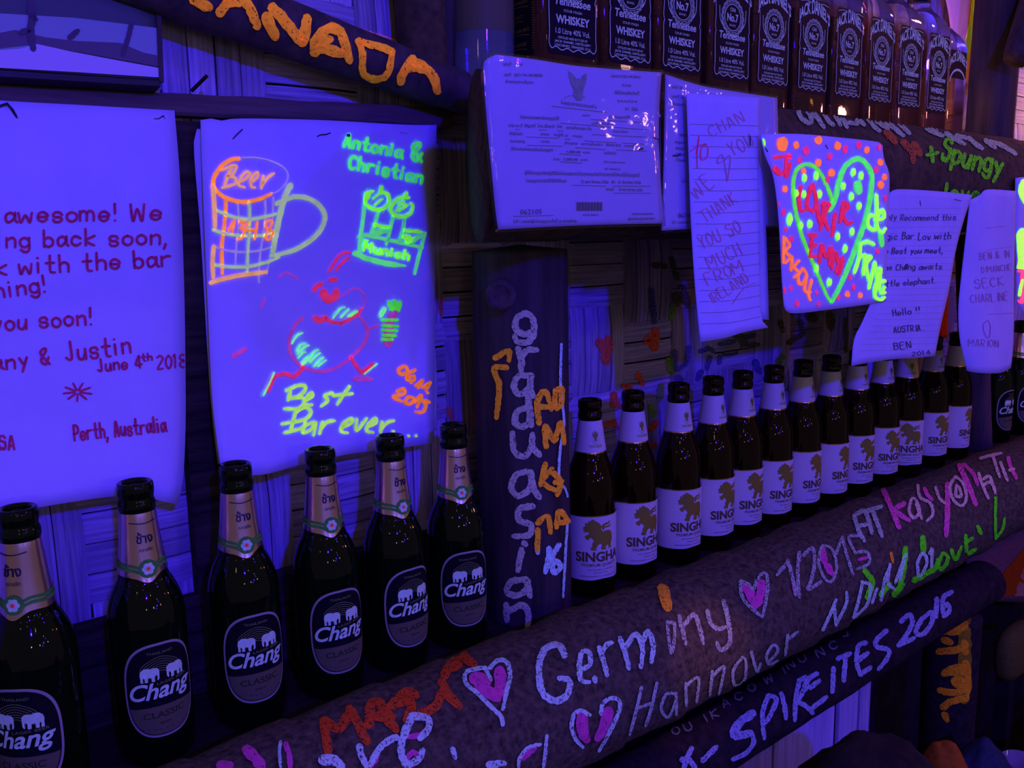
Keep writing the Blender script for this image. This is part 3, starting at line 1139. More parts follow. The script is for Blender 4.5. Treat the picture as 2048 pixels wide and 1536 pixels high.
def whiskey_bottle(full_label=True, sides=True):
    root = thing('whiskey_bottle', 'x', 'bottle')
    W2, D2 = 0.0432, 0.0385
    lev = [(0.92, 0, 8), (0.99, 0.002, 8), (1.0, 0.006, 9), (1.0, 0.09, 9), (1.0, 0.158, 9), (0.98, 0.165, 8), (0.90, 0.174, 6), (0.74, 0.183, 4), (0.56, 0.190, 2.8), (0.43, 0.197, 2.2), (0.39, 0.205, 2), (0.40, 0.225, 2), (0.37, 0.245, 2)]
    seg = 72
    if not full_label:
        lev = lev[:10]
    vs, fs = [], []
    for k, z, n in lev:
        d = D2 * k if k > 0.8 else W2 * k + (D2 - W2) * k * max(0, (k - 0.45)) / 0.55
        vs += [(x, y, z) for x, y in square_ring(W2 * k, d, n, seg)]
    for i in range(len(lev) - 1):
        for k in range(seg):
            k2 = (k + 1) % seg
            fs.append((i * seg + k, i * seg + k2, (i + 1) * seg + k2, (i + 1) * seg + k))
    fs.append(tuple(reversed(range(seg))))
    fs.append(tuple((len(lev) - 1) * seg + k for k in range(seg)))
    link('glass', mesh('glass', vs, fs), CLEAR_GLASS, root, True)
    if full_label:
      v, f = lathe([(0.0172, 0.2425), (0.0180, 0.2435), (0.0180, 0.284), (0.0172, 0.2865), (0.010, 0.287)], 28)
      link('cap', mesh('cap', v, f), BLACK_PLASTIC, root, True)
      v, f = lathe([(0.0178, 0.206), (0.0179, 0.21), (0.0179, 0.238), (0.0172, 0.2425)], 28, False)
      link('neck_band', mesh('neck_band', v, f), LABEL_BLACK, root, True)
    zb, y = 0.028, -D2 - 0.0003
    # front label: millimetres, y down, 0 at the top of the label
    hw = 35.0
    H = 123.0 if full_label else 50.0
    pts = [(-hw + 3, 0), (hw - 3, 0), (hw, 3), (hw, H - 4), (hw - 4, H), (-hw + 4, H), (-hw, H - 4), (-hw, 3)]
    zt = zb + 0.123
    lab = named('label', flat_mesh(Marks().poly(pts), zt, y), LABEL_BLACK, root)
    m = Marks()
    a, b = type_mesh('JACK DANIEL\u2019S', 0.03)
    xs = [p[0] for p in a]
    x0, x1 = min(xs), max(xs)
    arch = []
    for px_, py_ in a:
        u = (px_ - x0) / (x1 - x0) * 2 - 1
        hgt = 13 + 5.5 * (1 - abs(u)) ** 1.2
        arch.append((u * 37.5, 30.5 - 13.0 * (1 - u * u) - py_ / 0.72 * hgt))
    m.add2d(arch, b)
    if full_label:
        for s in (-1, 1):
            m.stroke([(s * 33.4, 30), (s * 32.4, 45), (s * 33.6, 60), (s * 32.2, 66), (s * 33.5, 72), (s * 33.0, 100), (s * 33.6, 112), (s * 30, 117), (s * 24, 115), (s * 16, 118), (s * 8, 115.5), (0, 118.5)], 0.9, 0, 0)
        m.stroke([(-33, 5), (-20, 3), (-8, 4.5), (0, 2.5), (8, 4.5), (20, 3), (33, 5)], 0.8, 0, 0)
        circ = lambda r, k=40: [(r * math.cos(2 * math.pi * i / k), 47 + r * math.sin(2 * math.pi * i / k)) for i in range(k + 1)]
        m.stroke(circ(15.5), 0.9, 0, 0)
        m.stroke(circ(17.5), 0.5, 0, 0)
        for r in (19.6, 21.6):
            m.stroke([(r * math.cos(2 * math.pi * i / 72) * (1 + 0.03 * math.cos(i * math.pi / 2)), 47 + r * math.sin(2 * math.pi * i / 72) * (1 + 0.03 * math.cos(i * math.pi / 2))) for i in range(73)], 0.9, 0, 0)
        m.stroke([(-26, 36), (-24, 52), (-14, 63)], 1.0, 0, 0)
        m.stroke([(26, 36), (24, 52), (14, 63)], 1.0, 0, 0)
        m.type('Old', (-5, 40), (5, 40), 4.6, 0.015)
        m.type('No.7', (-11, 51.5), (11, 51.5), 9.0, 0.03)
        m.type('BRAND', (-6, 57.5), (6, 57.5), 2.6)
        m.type('Tennessee', (-25.5, 73), (25.5, 73), 8.6, 0.02, 0.15)
        m.type('SOUR MASH', (-13, 79.5), (13, 79.5), 2.8)
        m.type('WHISKEY', (-24, 91), (24, 91), 8.2, 0.03)
        m.type('1.0 Litre 40% Vol.', (-24.5, 101.5), (24.5, 101.5), 5.6, 0.006)
        for i, s in enumerate(('DISTILLED AND BOTTLED BY', 'JACK DANIEL DISTILLERY', 'LYNCHBURG, TENNESSEE, U.S.A.')):
            m.type(s, (-26 if i else -21, 106.6 + 3.9 * i), (26 if i else 21, 106.6 + 3.9 * i), 2.4, 0.008)
    else:
        m.poly([(-34 * math.cos(t), 58 - 26 * math.sin(t)) for t in [math.pi * i / 24 for i in range(25)]] + [(31 * math.cos(t), 58 - 22 * math.sin(t)) for t in [math.pi * i / 24 for i in range(25)]])
    named('label_lettering', flat_mesh(m, zt, y - 0.0004), LABEL_INK, lab)
    # side labels
    for s in ((-1, 1) if sides else ()):
        m = Marks().poly([(-26, 0), (26, 0), (26, 123), (-26, 123)])
        me = flat_mesh(m, zt, -W2 - 0.0003)
        side = named('side_label', me, LABEL_BLACK, root)
        rot = Matrix.Rotation(s * math.pi / 2, 4, 'Z')
        me.transform(rot)
        m = Marks()
        for q, (wd, tx) in enumerate(((22, 'GENTLEMAN'), (34, 'CHARCOAL'), (40, 'MELLOWED'), (26, 'MAKER OF'), (36, 'FINE WHISKEY'), (20, 'QUALITY'), (38, 'LYNCHBURG'), (30, 'TENNESSEE'))):
            m.type(tx, (-wd / 2, 14 + 14 * q), (wd / 2, 14 + 14 * q), 3.4, 0.01)
            m.stroke([(-wd / 2, 18 + 14 * q), (0, 16.2 + 14 * q), (wd / 2, 18 + 14 * q)], 0.7, 0, 0)
        for q in range(46):
            m.stroke([(24.2, 4 + q * 2.5), (27.5, 4 + q * 2.5)], 0.9, 0, 0)
            m.stroke([(-24.2, 4 + q * 2.5), (-27.5, 4 + q * 2.5)], 0.9, 0, 0)
        me = flat_mesh(m, zt, -W2 - 0.0006)
        me.transform(rot)
        named('side_lettering', me, GOLD if s < 0 else LABEL_INK, side)
    return root


def facing(x, y, turn):
    """Rotation that turns a front (-y) towards the camera and then TURN degrees to the right as seen."""
    return math.atan2(CAM.y - y, CAM.x - x) + R(turn) + math.pi / 2


ORD = ['first', 'second', 'third', 'fourth', 'fifth', 'sixth', 'seventh', 'eighth', 'ninth', 'tenth', 'eleventh', 'twelfth', 'thirteenth']
eb = elephant_bottle()
spots = [(0.374, -0.001, 21), (0.298, 0.0, 33), (0.221, -0.002, 22), (0.1405, 0.0, 15), (0.0568, 0.001, 13), (-0.031, -0.012, -30)]
for i, (x, y, turn) in enumerate(spots):
    o = eb if i == 0 else dup(eb)
    o.location = (x, y, 0)
    o.rotation_euler = (0, 0, facing(x, y, turn))
    where = ['directly beside the lettered post', 'second out from the lettered post', 'third out from the lettered post', 'fourth out from the lettered post', 'fifth out from the lettered post', 'last of its side, under the large letter'][i]
    tag(o, 'green beer bottle with oval elephant label, ' + where, 'bottle', 'green beer bottles on the lower shelf')
for i, px in enumerate((2002, 2044)):
    o = dup(eb)
    x = x_for(px, 0.235)
    o.location = (x, 0.0, 0)
    o.rotation_euler = (0, 0, facing(x, 0, 62))
    tag(o, 'green bottle beyond the dark post, ' + ('partly hidden by the hanging white letter' if i == 0 else 'at the very end of the shelf'), 'bottle', 'green beer bottles on the lower shelf')

lb = lion_bottle()
body_px = [1181, 1266, 1353, 1422, 1481, 1541, 1600, 1653.5, 1707, 1759, 1807, 1859, 1903]
turns = [22, 42, 40, 55, 55, 55, 66, 70, 55, 55, 26, 55, 80]
for i, (px, turn) in enumerate(zip(body_px, turns)):
    o = lb if i == 0 else dup(lb)
    x = x_for(px, 0.06)
    y = (0.0, 0.001, -0.001, 0.0, 0.001)[i % 5]
    o.location = (x, y, 0)
    o.rotation_euler = (0, 0, facing(x, y, turn))
    tag(o, 'brown beer bottle with white lion label, %s in its row counting from the lettered post' % ORD[i], 'bottle', 'brown beer bottles on the lower shelf')

wb = whiskey_bottle()
wp = whiskey_bottle(True, False)
wl = whiskey_bottle(False, False)
jd_px = [1147, 1256, 1365, 1466, 1548, 1628, 1699, 1763, 1822, 1877, 1921]
jx = [x_for(p, 0.67, -0.02) for p in jd_px]
for i in range(1, 11):
    jx[i] = max(jx[i], jx[i - 1] + (0.0872 if i < 10 else 0.0815))
for i, x in enumerate(jx):
    o = wb if i == 0 else (wl if i == 10 else wp if i == 7 else dup(wp) if i > 7 else dup(wb))
    o.location = (x, 0.0195, 0.5843)
    if i == 10:
        o.scale = (0.86, 0.86, 0.90)
    o.rotation_euler = (0, 0, R((-1.0, 1.2, 0.4, -0.8, 0.9, -0.5, 0.3, 0.8, -0.6, 0.4, 0.0)[i]))
    lab = 'square whiskey bottle with black label, %s along the upper log from its cut end' % ORD[i]
    if i == 10:
        lab = 'last whiskey bottle of the row, lit orange through clear amber glass'
    tag(o, lab, 'bottle', 'whiskey bottles on the upper shelf')

# plain round bottle before the whiskey row
prof = smooth_prof([(0.033, 0.004), (0.034, 0.01), (0.034, 0.13), (0.032, 0.15), (0.02, 0.175), (0.014, 0.20), (0.0135, 0.25)], 4)
t = thing('clear_bottle', 'plain greenish clear glass bottle in the dark before the first whiskey bottle', 'bottle', (x_for(970, 0.65, 0.035), 0.041, 0.5843))
v, f = lathe([(0.03, 0)] + prof + [(0.0150, 0.252), (0.0150, 0.262), (0.0100, 0.263), (0.0095, 0.24)], 40)
link('glass', mesh('glass', v, f), flat_mat('pale_green_glass', (0.45, 0.62, 0.42), 0.05, 0, 0.5, 0.7), t, True)
v, f = lathe([(0.0344, 0.05), (0.0345, 0.06), (0.0345, 0.12), (0.0344, 0.125)], 40, False)
link('label', mesh('label', v, f), LABEL_GREY, t, True)


# ------------------------------------------------------------------ papers
def resample(pts, n):
    """n+1 points evenly along a smooth polyline."""
    P = spline(pts, 4.0) if len(pts) > 2 else pts
    acc = [0]
    for a, b in zip(P, P[1:]):
        acc.append(acc[-1] + math.hypot(b[0] - a[0], b[1] - a[1]))
    out, k = [], 0
    for i in range(n + 1):
        d = acc[-1] * i / n
        while k < len(P) - 2 and acc[k + 1] < d:
            k += 1
        t = (d - acc[k]) / max(acc[k + 1] - acc[k], 1e-9)
        out.append((P[k][0] + (P[k + 1][0] - P[k][0]) * t, P[k][1] + (P[k + 1][1] - P[k][1]) * t))
    return out


def sheet(name, top, right, bottom, left, Y, mat, parent, n=(22, 26), thick=0.0004):
    """A hanging sheet with the given outline (pixel polylines, left-right and top-bottom); Y(s, t) is how far out it hangs."""
    ns, nt_ = n
    T, B, L, Rr = resample(top, ns), resample(bottom, ns), resample(left, nt_), resample(right, nt_)
    vs, fs = [], []
    for j in range(nt_ + 1):
        t = j / nt_
        for i in range(ns + 1):
            s = i / ns
            p = []
            for c in (0, 1):
                v = (1 - t) * T[i][c] + t * B[i][c] + (1 - s) * L[j][c] + s * Rr[j][c]
                v -= (1 - s) * (1 - t) * T[0][c] + s * (1 - t) * T[-1][c] + (1 - s) * t * B[0][c] + s * t * B[-1][c]
                p.append(v)
            vs.append(at_y(p[0], p[1], Y(s, t)))
    w_ = ns + 1
    for j in range(nt_):
        for i in range(ns):
            q = j * w_ + i
            fs.append((q, q + w_, q + w_ + 1, q + 1))
    nf = len(vs)
    back = [v + Vector((0.0, thick, 0)) for v in vs]
    fb = [tuple(nf + i for i in reversed(f)) for f in fs]
    rim = [i for i in range(w_)] + [j * w_ + ns for j in range(1, nt_ + 1)] + [nt_ * w_ + i for i in range(ns - 1, -1, -1)] + [j * w_ for j in range(nt_ - 1, 0, -1)]
    fr = [(rim[k], rim[(k + 1) % len(rim)], nf + rim[(k + 1) % len(rim)], nf + rim[k]) for k in range(len(rim))]
    front = link(name, mesh(name, vs + back, fs + fb + fr), mat, None, True)
    if parent is not None:
        at_home(front, parent)
    return front, BVHTree.FromPolygons(vs, fs)


def staple(parent, pts, rad=0.0007, out=0.0012, name='staple'):
    """A bent bit of wire lying on the paper: [(px, py, y)]."""
    o = link(name, mesh(name, *tube([at_y(p[0], p[1], p[2]) - Vector((0, out, 0)) for p in pts], rad, 6)), STEEL)
    at_home(o, parent)


def paper_thing(name, label, cat, px, py, y):
    return thing(name, label, cat, at_y(px, py, y))


INK = paint(84, 12, 108)
INK_BLUE = paint(44, 28, 120)
FAINT = paint(78, 42, 205)

# --- the letter at the picture's edge
t = paper_thing('letter', 'large white letter in dark purple marker signed from Perth, Australia', 'letter', 180, 215, 0.058)
cur = lambda s, u: 0.0565 - 0.016 * max(0, (u - 0.45) / 0.55) ** 2 - 0.010 * min(1, u * 4) * (1 - max(0, (s - 0.86) / 0.14) ** 2) + 0.0015 * math.sin(6 * s + 3 * u)
o, tr = sheet('sheet', [(-260, 183), (0, 201), (180, 211), (349, 221)], [(349, 221), (360, 360), (368, 560), (371, 740), (371, 860), (366, 960), (356, 1010)], [(-260, 1060), (-100, 1045), (0, 1029), (150, 1003), (260, 992), (356, 1010)],
              [(-260, 183), (-260, 600), (-260, 1060)], cur, PAPER, t)
m = Marks(11)
wd = 5.4
m.write('is awesome! We', (-62, 446), (326, 440), 33, wd)
m.write('coming back soon,', (-98, 497), (338, 488), 33, wd)
m.write('drink with the bar', (-110, 556), (346, 532), 34, wd)
m.write('evening!', (-90, 610), (98, 582), 33, wd)
m.write('See you soon!', (-110, 668), (190, 648), 33, wd)
m.write('Tiffany &', (-110, 752), (104, 728), 32, wd)
m.write('Justin', (128, 722), (266, 706), 36, wd)
m.write('June 4', (193, 744), (285, 734), 24, 4.6)
m.write('th', (281, 722), (306, 720), 14, 4.0)
m.write('2018', (312, 738), (374, 735), 26, 4.0)
m.write('Perth, Australia', (147, 882), (334, 862), 30, 5.0)
m.write('USA', (-22, 900), (32, 898), 27, 5.0)
for a in range(9):
    an = a * 2 * math.pi / 9 + 0.2
    m.stroke([(155 + 6 * math.cos(an), 784 + 4 * math.sin(an)), (155 + 29 * math.cos(an), 784 + 19 * math.sin(an))], 4.2)
m.lay('lettering', tr, INK, t)
staple(t, [(281, 243, 0.0575), (296, 238, 0.0568), (316, 238, 0.0568), (326, 232, 0.0568), (329, 240, 0.0575)])
staple(t, [(-4, 214, 0.0575), (14, 208, 0.0565), (24, 220, 0.0565), (34, 238, 0.0572)], 0.0011)

# --- the drawing with the beer mug
t = paper_thing('spare_sheet', 'blank sheet hanging behind the beer mug drawing, only its edges showing', 'paper', 640, 250, 0.0605)
sheet('sheet', [(394, 258), (640, 248), (866, 256)], [(866, 256), (866, 600), (874, 760), (872, 860)], [(436, 928), (640, 905), (872, 860)], [(394, 258), (388, 300), (402, 480), (420, 780), (436, 928)],
      lambda s, u: 0.0604 + 0.0006 * math.sin(5 * u), PAPER, t)
t = paper_thing('beer_drawing', 'large white sheet with a beer mug, twin towers and round creature in glowing paint', 'drawing', 640, 248, 0.0585)
cur = lambda s, u: 0.0562 - 0.018 * max(0, (u - 0.45) / 0.55) ** 2 * (1.2 - s) - 0.007 * min(1, u * 4) * (1 - max(0, (s - 0.88) / 0.12) ** 2) + 0.0012 * math.sin(5 * s + 4 * u)
o, tr = sheet('sheet', [(401, 240), (428, 237), (452, 243), (475, 237), (640, 240), (800, 249), (873, 250)], [(873, 250), (872, 420), (870, 600), (869, 780), (868, 886)],
              [(443, 946), (520, 950), (600, 930), (700, 908), (800, 896), (868, 886)], [(401, 240), (403, 300), (408, 430), (416, 620), (424, 790), (434, 880), (443, 946)], cur, PAPER, t)


def zs(m, ox, oy, s, wd, *strokes, taper=0.25):
    for q in strokes:
        m.stroke(Z(ox, oy, s, q), wd / s, 0.12, taper)
    return m


A5 = (380, 220, 3.938)
A6 = (380, 570, 3.938)
m = Marks(21)
zs(m, *A5, 31, "385,385 330,390 250,440 190,530 185,600 230,660 310,705 420,725 540,705 640,660")
zs(m, *A5, 27, "285,700 270,900 250,1080 255,1290")
m.lay('mug_marking', tr, paint(236, 112, 66), t, 0.0006)
m = Marks(22)
zs(m, *A5, 10, "385,380 500,375 630,400 730,450 770,510 750,580 690,640 640,660")
zs(m, *A5, 15, "375,740 380,880 365,1050 355,1220", "590,710 592,800 570,1000 545,1200 540,1360", "655,690 650,860", "630,1150 600,1290")
zs(m, *A5, 18, "185,1075 300,1110 430,1120 560,1105 640,1080")
m.lay('mug_marking', tr, paint(134, 100, 232), t, 0.0007)
m = Marks(23)
zs(m, *A5, 24, "205,790 330,840 480,860 640,830 690,815", "180,945 280,975 400,990 560,990 640,970", "190,1220 300,1235 450,1235 600,1200 700,1160")
zs(m, *A5, 20, "465,730 470,900 455,1100 450,1280")
zs(m, *A5, 46, "790,595 740,700 690,900 650,1120")
zs(m, *A5, 36, "680,740 800,690 900,690 990,730 1055,810 1050,900 980,1000 850,1090 700,1140 640,1145")
m.lay('mug_marking', tr, paint(156, 152, 168), t, 0.0008)
m = Marks(24)
zs(m, *A5, 33, "180,600 190,760 195,930", "185,1075 175,1200 180,1320", "160,1360 350,1310 600,1275")
zs(m, *A5, 21, "250,475 330,440 365,450 330,510 285,520", "285,520 350,535 355,580 250,615", "325,450 290,540 265,610", "390,565 440,540 470,500 440,490 400,530 380,590 430,610", "490,565 530,530 528,492 485,530 480,600 512,612",
   "575,520 560,620", "560,600 610,535 660,500")
m.lay('mug_lettering', tr, paint(216, 130, 122), t, 0.0009)
m = Marks(25)
zs(m, *A5, 19, "300,950 345,870", "348,870 330,970", "388,880 432,885 395,930 432,945 402,1010 370,1015", "455,890 440,950 530,935", "530,880 505,1020", "640,870 600,880 600,930 650,960 620,1020 590,1000 622,940 650,880")
m.lay('mug_lettering', tr, paint(248, 112, 84), t, 0.0010)
m = Marks(26)
zs(m, *A6, 27, "1680,640 1640,670 1660,702 1708,685 1702,645 1678,636", "1770,670 1720,700 1708,742 1758,752 1762,715 1718,730", "1740,770 1742,772", "1778,792 1828,752", "1830,752 1795,812", "1832,806 1890,768", "1890,768 1855,830", "1872,850 1873,851")
zs(m, *A6, 27, "1632,838 1682,818 1684,856 1600,880 1664,915", "1720,880 1690,925 1736,935 1762,895 1722,880", "1770,920 1820,870 1788,962", "1882,922 1832,908", "1832,908 1856,950 1832,1000 1776,1000")
m.lay('date_lettering', tr, paint(228, 100, 58), t, 0.0006)
m = Marks(27)
zs(m, *A5, 25, "1500,640 1560,670 1560,740 1500,785 1420,770 1380,720 1400,660 1440,640", "1720,690 1640,700 1580,770 1600,820 1660,840 1730,820 1755,760 1740,735")
zs(m, *A5, 15, "1440,700 1490,660 1512,660", "1455,750 1500,710 1515,700", "1640,740 1690,720", "1620,795 1660,755 1705,745", "1640,800 1715,750")
zs(m, *A5, 24, "1510,605 1500,632", "1705,655 1690,682", "1450,905 1570,925", "1690,950 1820,960")
zs(m, *A5, 44, "1690,1000 1735,1015 1710,1035", "1400,660 1385,700")
m.write('Munich', (380 + 1362 / 3.938, 220 + 1105 / 3.938), (380 + 1730 / 3.938, 220 + 1185 / 3.938), 17, 5.2)
m.lay('towers_marking', tr, paint(136, 236, 74), t, 0.0008)
m = Marks(28)
zs(m, *A5, 24, "1375,740 1365,850 1345,1000 1330,1130", "1490,780 1460,880 1420,1000", "1600,830 1580,930 1545,1060", "1690,850 1675,950 1640,1050", "1330,1000 1360,1025 1400,1030", "1850,970 1800,1160 1770,1290", "1740,1050 1850,970")
zs(m, *A5, 40, "1300,1130 1400,1170 1550,1210 1700,1228", taper=0.8)
zs(m, *A5, 26, "1370,985 1500,1010 1680,1050 1830,1085")
zs(m, *A5, 16, "1440,960 1560,915", "1420,1000 1570,950", "1430,980 1560,935", "1690,1045 1800,985")
m.lay('towers_marking', tr, paint(92, 196, 144), t, 0.0006)
m = Marks(29)
m.write('Antonia', (684, 292), (806, 316), 25, 5.8)
m.write('&', (818, 322), (848, 324), 36, 7)
m.write('Christian', (694, 336), (846, 367), 26, 5.6)
m.lay('names_lettering', tr, paint(76, 216, 118), t, 0.0006)
m = Marks(30)
zs(m, *A6, 22, "1515,275 1635,275", "1520,320 1635,325", "1515,355 1630,360", "1520,395 1620,400", "1515,430 1595,430")
zs(m, *A6, 32, "1570,140 1590,195", "1610,130 1620,190", "1650,140 1640,200")
m.lay('glass_marking', tr, paint(72, 186, 72), t, 0.0009)
m = Marks(31)
zs(m, *A6, 66, "1050,60 1080,110 1140,95 1150,50")
zs(m, *A5, 19, "1095,1270 1150,1180 1200,1130 1260,1120", "1150,1260 1200,1200 1255,1160")
zs(m, *A5, 34, "1105,1340 1150,1330", "975,1420 1000,1385 1040,1370")
zs(m, *A6, 42, "985,260 1020,282 1065,255")
zs(m, *A6, 25, "1190,300 1290,250 1350,190", "1265,570 1310,640 1350,690", "1070,265 1120,292 1200,300")
zs(m, *A6, 30, "1350,690 1440,620", "890,650 820,720 750,700 680,715", "660,720 635,780 610,840")
m.lay('creature_marking', tr, paint(196, 34, 116), t, 0.0008)
m = Marks(32)
zs(m, *A6, 26, "885,260 830,310 785,420 785,520 830,600 900,650 1000,680 1100,670 1200,620 1300,540 1380,440 1395,350 1350,270 1310,220")
zs(m, *A6, 12, "1190,90 1280,30 1350,50 1380,120 1350,190")
zs(m, *A6, 18, "1400,345 1490,320")
zs(m, *A5, 14, "700,1320 760,1285 850,1330", "560,1560 590,1480")
zs(m, *A6, 40, "1300,740 1430,740", "345,560 440,500")
zs(m, *A6, 70, "1560,460 1570,300 1610,220")
m.lay('creature_marking', tr, paint(152, 44, 190), t, 0.0006)
m = Marks(33)
zs(m, *A6, 12, "800,460 840,400 885,378", "840,520 870,470 910,460", "845,540 900,490 935,475", "850,575 890,530 910,530", "935,600 975,530 1010,510", "945,610 990,560 1025,535", "975,640 1020,590 1050,570", "1005,640 1045,610 1070,590",
   "1125,260 1180,190 1218,175", "1185,255 1250,190", "1240,250 1310,200", "1265,245 1318,208", "1370,700 1470,620", "660,690 620,780 575,870")
zs(m, *A6, 26, "885,620 930,570")
zs(m, *A6, 30, "1530,190 1500,245")
m.lay('hatching_marking', tr, paint(124, 208, 158), t, 0.0010)
m = Marks(34)
zs(m, *A6, 25, "760,832 850,792 908,800 880,860 800,892", "790,840 772,910", "800,892 885,890 900,930 850,972 742,975", "905,912 960,880 960,850 920,880 900,935 962,945", "1120,852 1062,870 1085,910 1032,955", "1255,800 1205,870 1160,940", "1130,872 1280,855",
   "830,1005 900,965 952,1000 900,1060 722,1095", "830,1000 810,1080 790,1150", "900,1060 893,1120 742,1165", "980,1080 905,1110 890,1165 955,1135 990,1080 972,1185", "1042,1080 1020,1172", "1030,1135 1080,1080 1140,1070",
   "1200,1122 1270,1085 1272,1052 1210,1090 1190,1150 1242,1165", "1312,1060 1312,1145 1392,1050", "1400,1115 1462,1085 1460,1050 1402,1100 1392,1150 1442,1162", "1512,1082 1500,1165", "1508,1130 1550,1085 1605,1070", "1600,1155 1603,1157", "1722,1190 1725,1191", "1780,1190 1783,1191")
m.lay('greeting_lettering', tr, paint(168, 192, 104), t, 0.0006)
m = Marks(35).blob(696, 271, 3.6, 3.2)
m.lay('nail_mark', tr, BLACK_INK, t, 0.0013)
for pts in ([(464, 279, .057), (474, 268, .056), (484, 259, .057)], [(632, 274, .057), (640, 270, .056), (652, 269, .056), (660, 266, .057)], [(793, 268, .057), (800, 266, .056), (815, 268, .056), (824, 274, .057)]):
    staple(t, pts, 0.0006)

# --- the painting in a frame, top left
t = paper_thing('framed_picture', 'framed picture of a beach with palms hanging above the letter', 'picture', 160, 100, 0.060)
px_ = lambda pts, y: [at_y(a, b, y) for a, b in pts]
cnr = [(-200, -120), (307, -120), (319, 158), (-200, 130)]
o, tr = sheet('canvas', [(-200, -120), (50, -120), (308, -120)], [(308, -120), (314, 20), (319, 160)], [(-200, 126), (50, 141), (319, 160)], [(-200, -120), (-200, 0), (-200, 126)], lambda s, u: 0.046, flat_mat('picture_dark_sky', (0.10, 0.16, 0.085), 0.6), t, (12, 8), 0.004)
m = Marks(41).poly([(-200, 20), (0, 27), (150, 36), (240, 47), (313, 56), (316, 122), (250, 112), (120, 96), (0, 99), (-200, 90)], 22)
m.lay('sea_marking', tr, flat_mat('picture_sea', (0.40, 0.62, 0.40), 0.6), t, 0.0005)
m = Marks(42).poly([(-200, 62), (-60, 56), (0, 66), (30, 60), (90, 75), (150, 82), (240, 86), (285, 105), (317, 112), (318, 134), (230, 118), (130, 100), (60, 90), (0, 97), (-200, 99)], 22)
m.lay('shore_marking', tr, flat_mat('picture_shore', (0.16, 0.16, 0.11), 0.6), t, 0.0008)
m = Marks(43).poly([(-200, 96), (0, 100), (40, 98), (72, 88), (140, 103), (240, 122), (317, 136), (317, 155), (150, 144.5), (0, 136), (-200, 123)], 22)
m.lay('sand_marking', tr, flat_mat('picture_sand', (0.85, 0.86, 0.72), 0.6), t, 0.0009)
m = Marks(44)
m.stroke([(62, 5), (64, 40), (60, 60), (66, 98)], 16)
m.stroke([(58, 60), (40, 66)], 12)
m.stroke([(140, 75), (155, 62)], 12)
m.stroke([(262, 50), (255, 78), (245, 110)], 10)
m.stroke([(60, 30), (72, 40)], 10)
m.lay('palm_marking', tr, flat_mat('picture_palm', (0.10, 0.09, 0.07), 0.6), t, 0.0012)
vs, fs = [], []
for (a, b) in ((-200, 128), (319, 162)):
    p = at_y(a, b, 0.046)
    for y, dz in ((0.044, 0.0), (0.044, -0.0045), (0.062, -0.008), (0.0775, -0.008), (0.0775, 0.0)):
        q = Vector((p.x, y, p.z + dz))
        vs.append(q)
fs = [(k, k + 1, k + 6, k + 5) for k in range(4)] + [(4, 0, 5, 9), (0, 4, 3, 2, 1), (5, 6, 7, 8, 9)]
at_home(link('frame', mesh('frame', vs, fs), BLACK_PLASTIC), t)
p0, p1 = at_y(308, -120, 0.044), at_y(319.5, 164, 0.044)
vs = []
for p in (p0, p1):
    vs += [(p.x - 0.0005, 0.044, p.z), (p.x + 0.0035, 0.044, p.z), (p.x + 0.0035, 0.0775, p.z), (p.x - 0.0005, 0.0775, p.z)]
at_home(link('frame', mesh('frame', vs, [(0, 1, 5, 4), (1, 2, 6, 5), (2, 3, 7, 6), (3, 0, 4, 7), (0, 3, 2, 1), (4, 5, 6, 7)]), POST), t)


# --- laminated licences
def licence(name, label, top, right, bottom, left, Y, seed):
    t = paper_thing(name, label, 'document', (top[0][0] + top[-1][0]) / 2, (top[0][1] + top[-1][1]) / 2 + 20, Y(0.5, 0.1))
    cx = sum(p[0] for p in (top[0], top[-1], bottom[0], bottom[-1])) / 4
    cy = sum(p[1] for p in (top[0], top[-1], bottom[0], bottom[-1])) / 4
    ins = lambda pts: [(cx + (p[0] - cx) * 0.972, cy + (p[1] - cy) * 0.968) for p in pts]
    o, tr = sheet('sheet', ins(top), ins(right), ins(bottom), ins(left), Y, PAPER, t)
    f, _ = sheet('laminate_film', top, right, bottom, left, lambda s, u: Y(s, u) - 0.0022, FILM, t, thick=0.0002)
    return t, tr


B = (940, 90, 3.84)
yl = lambda s, u: -0.1330 - 0.004 * math.sin(math.pi * u) - 0.003 * math.sin(2.6 * s + 1)
t, tr = licence('laminated_licence', 'laminated Thai licence with an emblem, barcode and number, pinned whole to the upper log', [(988, 103), (1060, 112), (1150, 126), (1240, 134), (1328, 140)],
                [(1328, 140), (1324, 200), (1322, 280), (1326, 360), (1332, 452)], [(992, 465), (1080, 460), (1200, 455), (1332, 452)], [(988, 103), (963, 118), (962, 150), (968, 230), (978, 340), (986, 420), (992, 465)], yl, 1)
BZ = lambda s: Z(*B, s)
PRINT = paint(40, 26, 120)
m = Marks(51)


def tline(txt, a, b, h):
    (p0, p1) = BZ(a + ' ' + b)
    m.type(txt, p0, p1, h / B[2], 0.006)


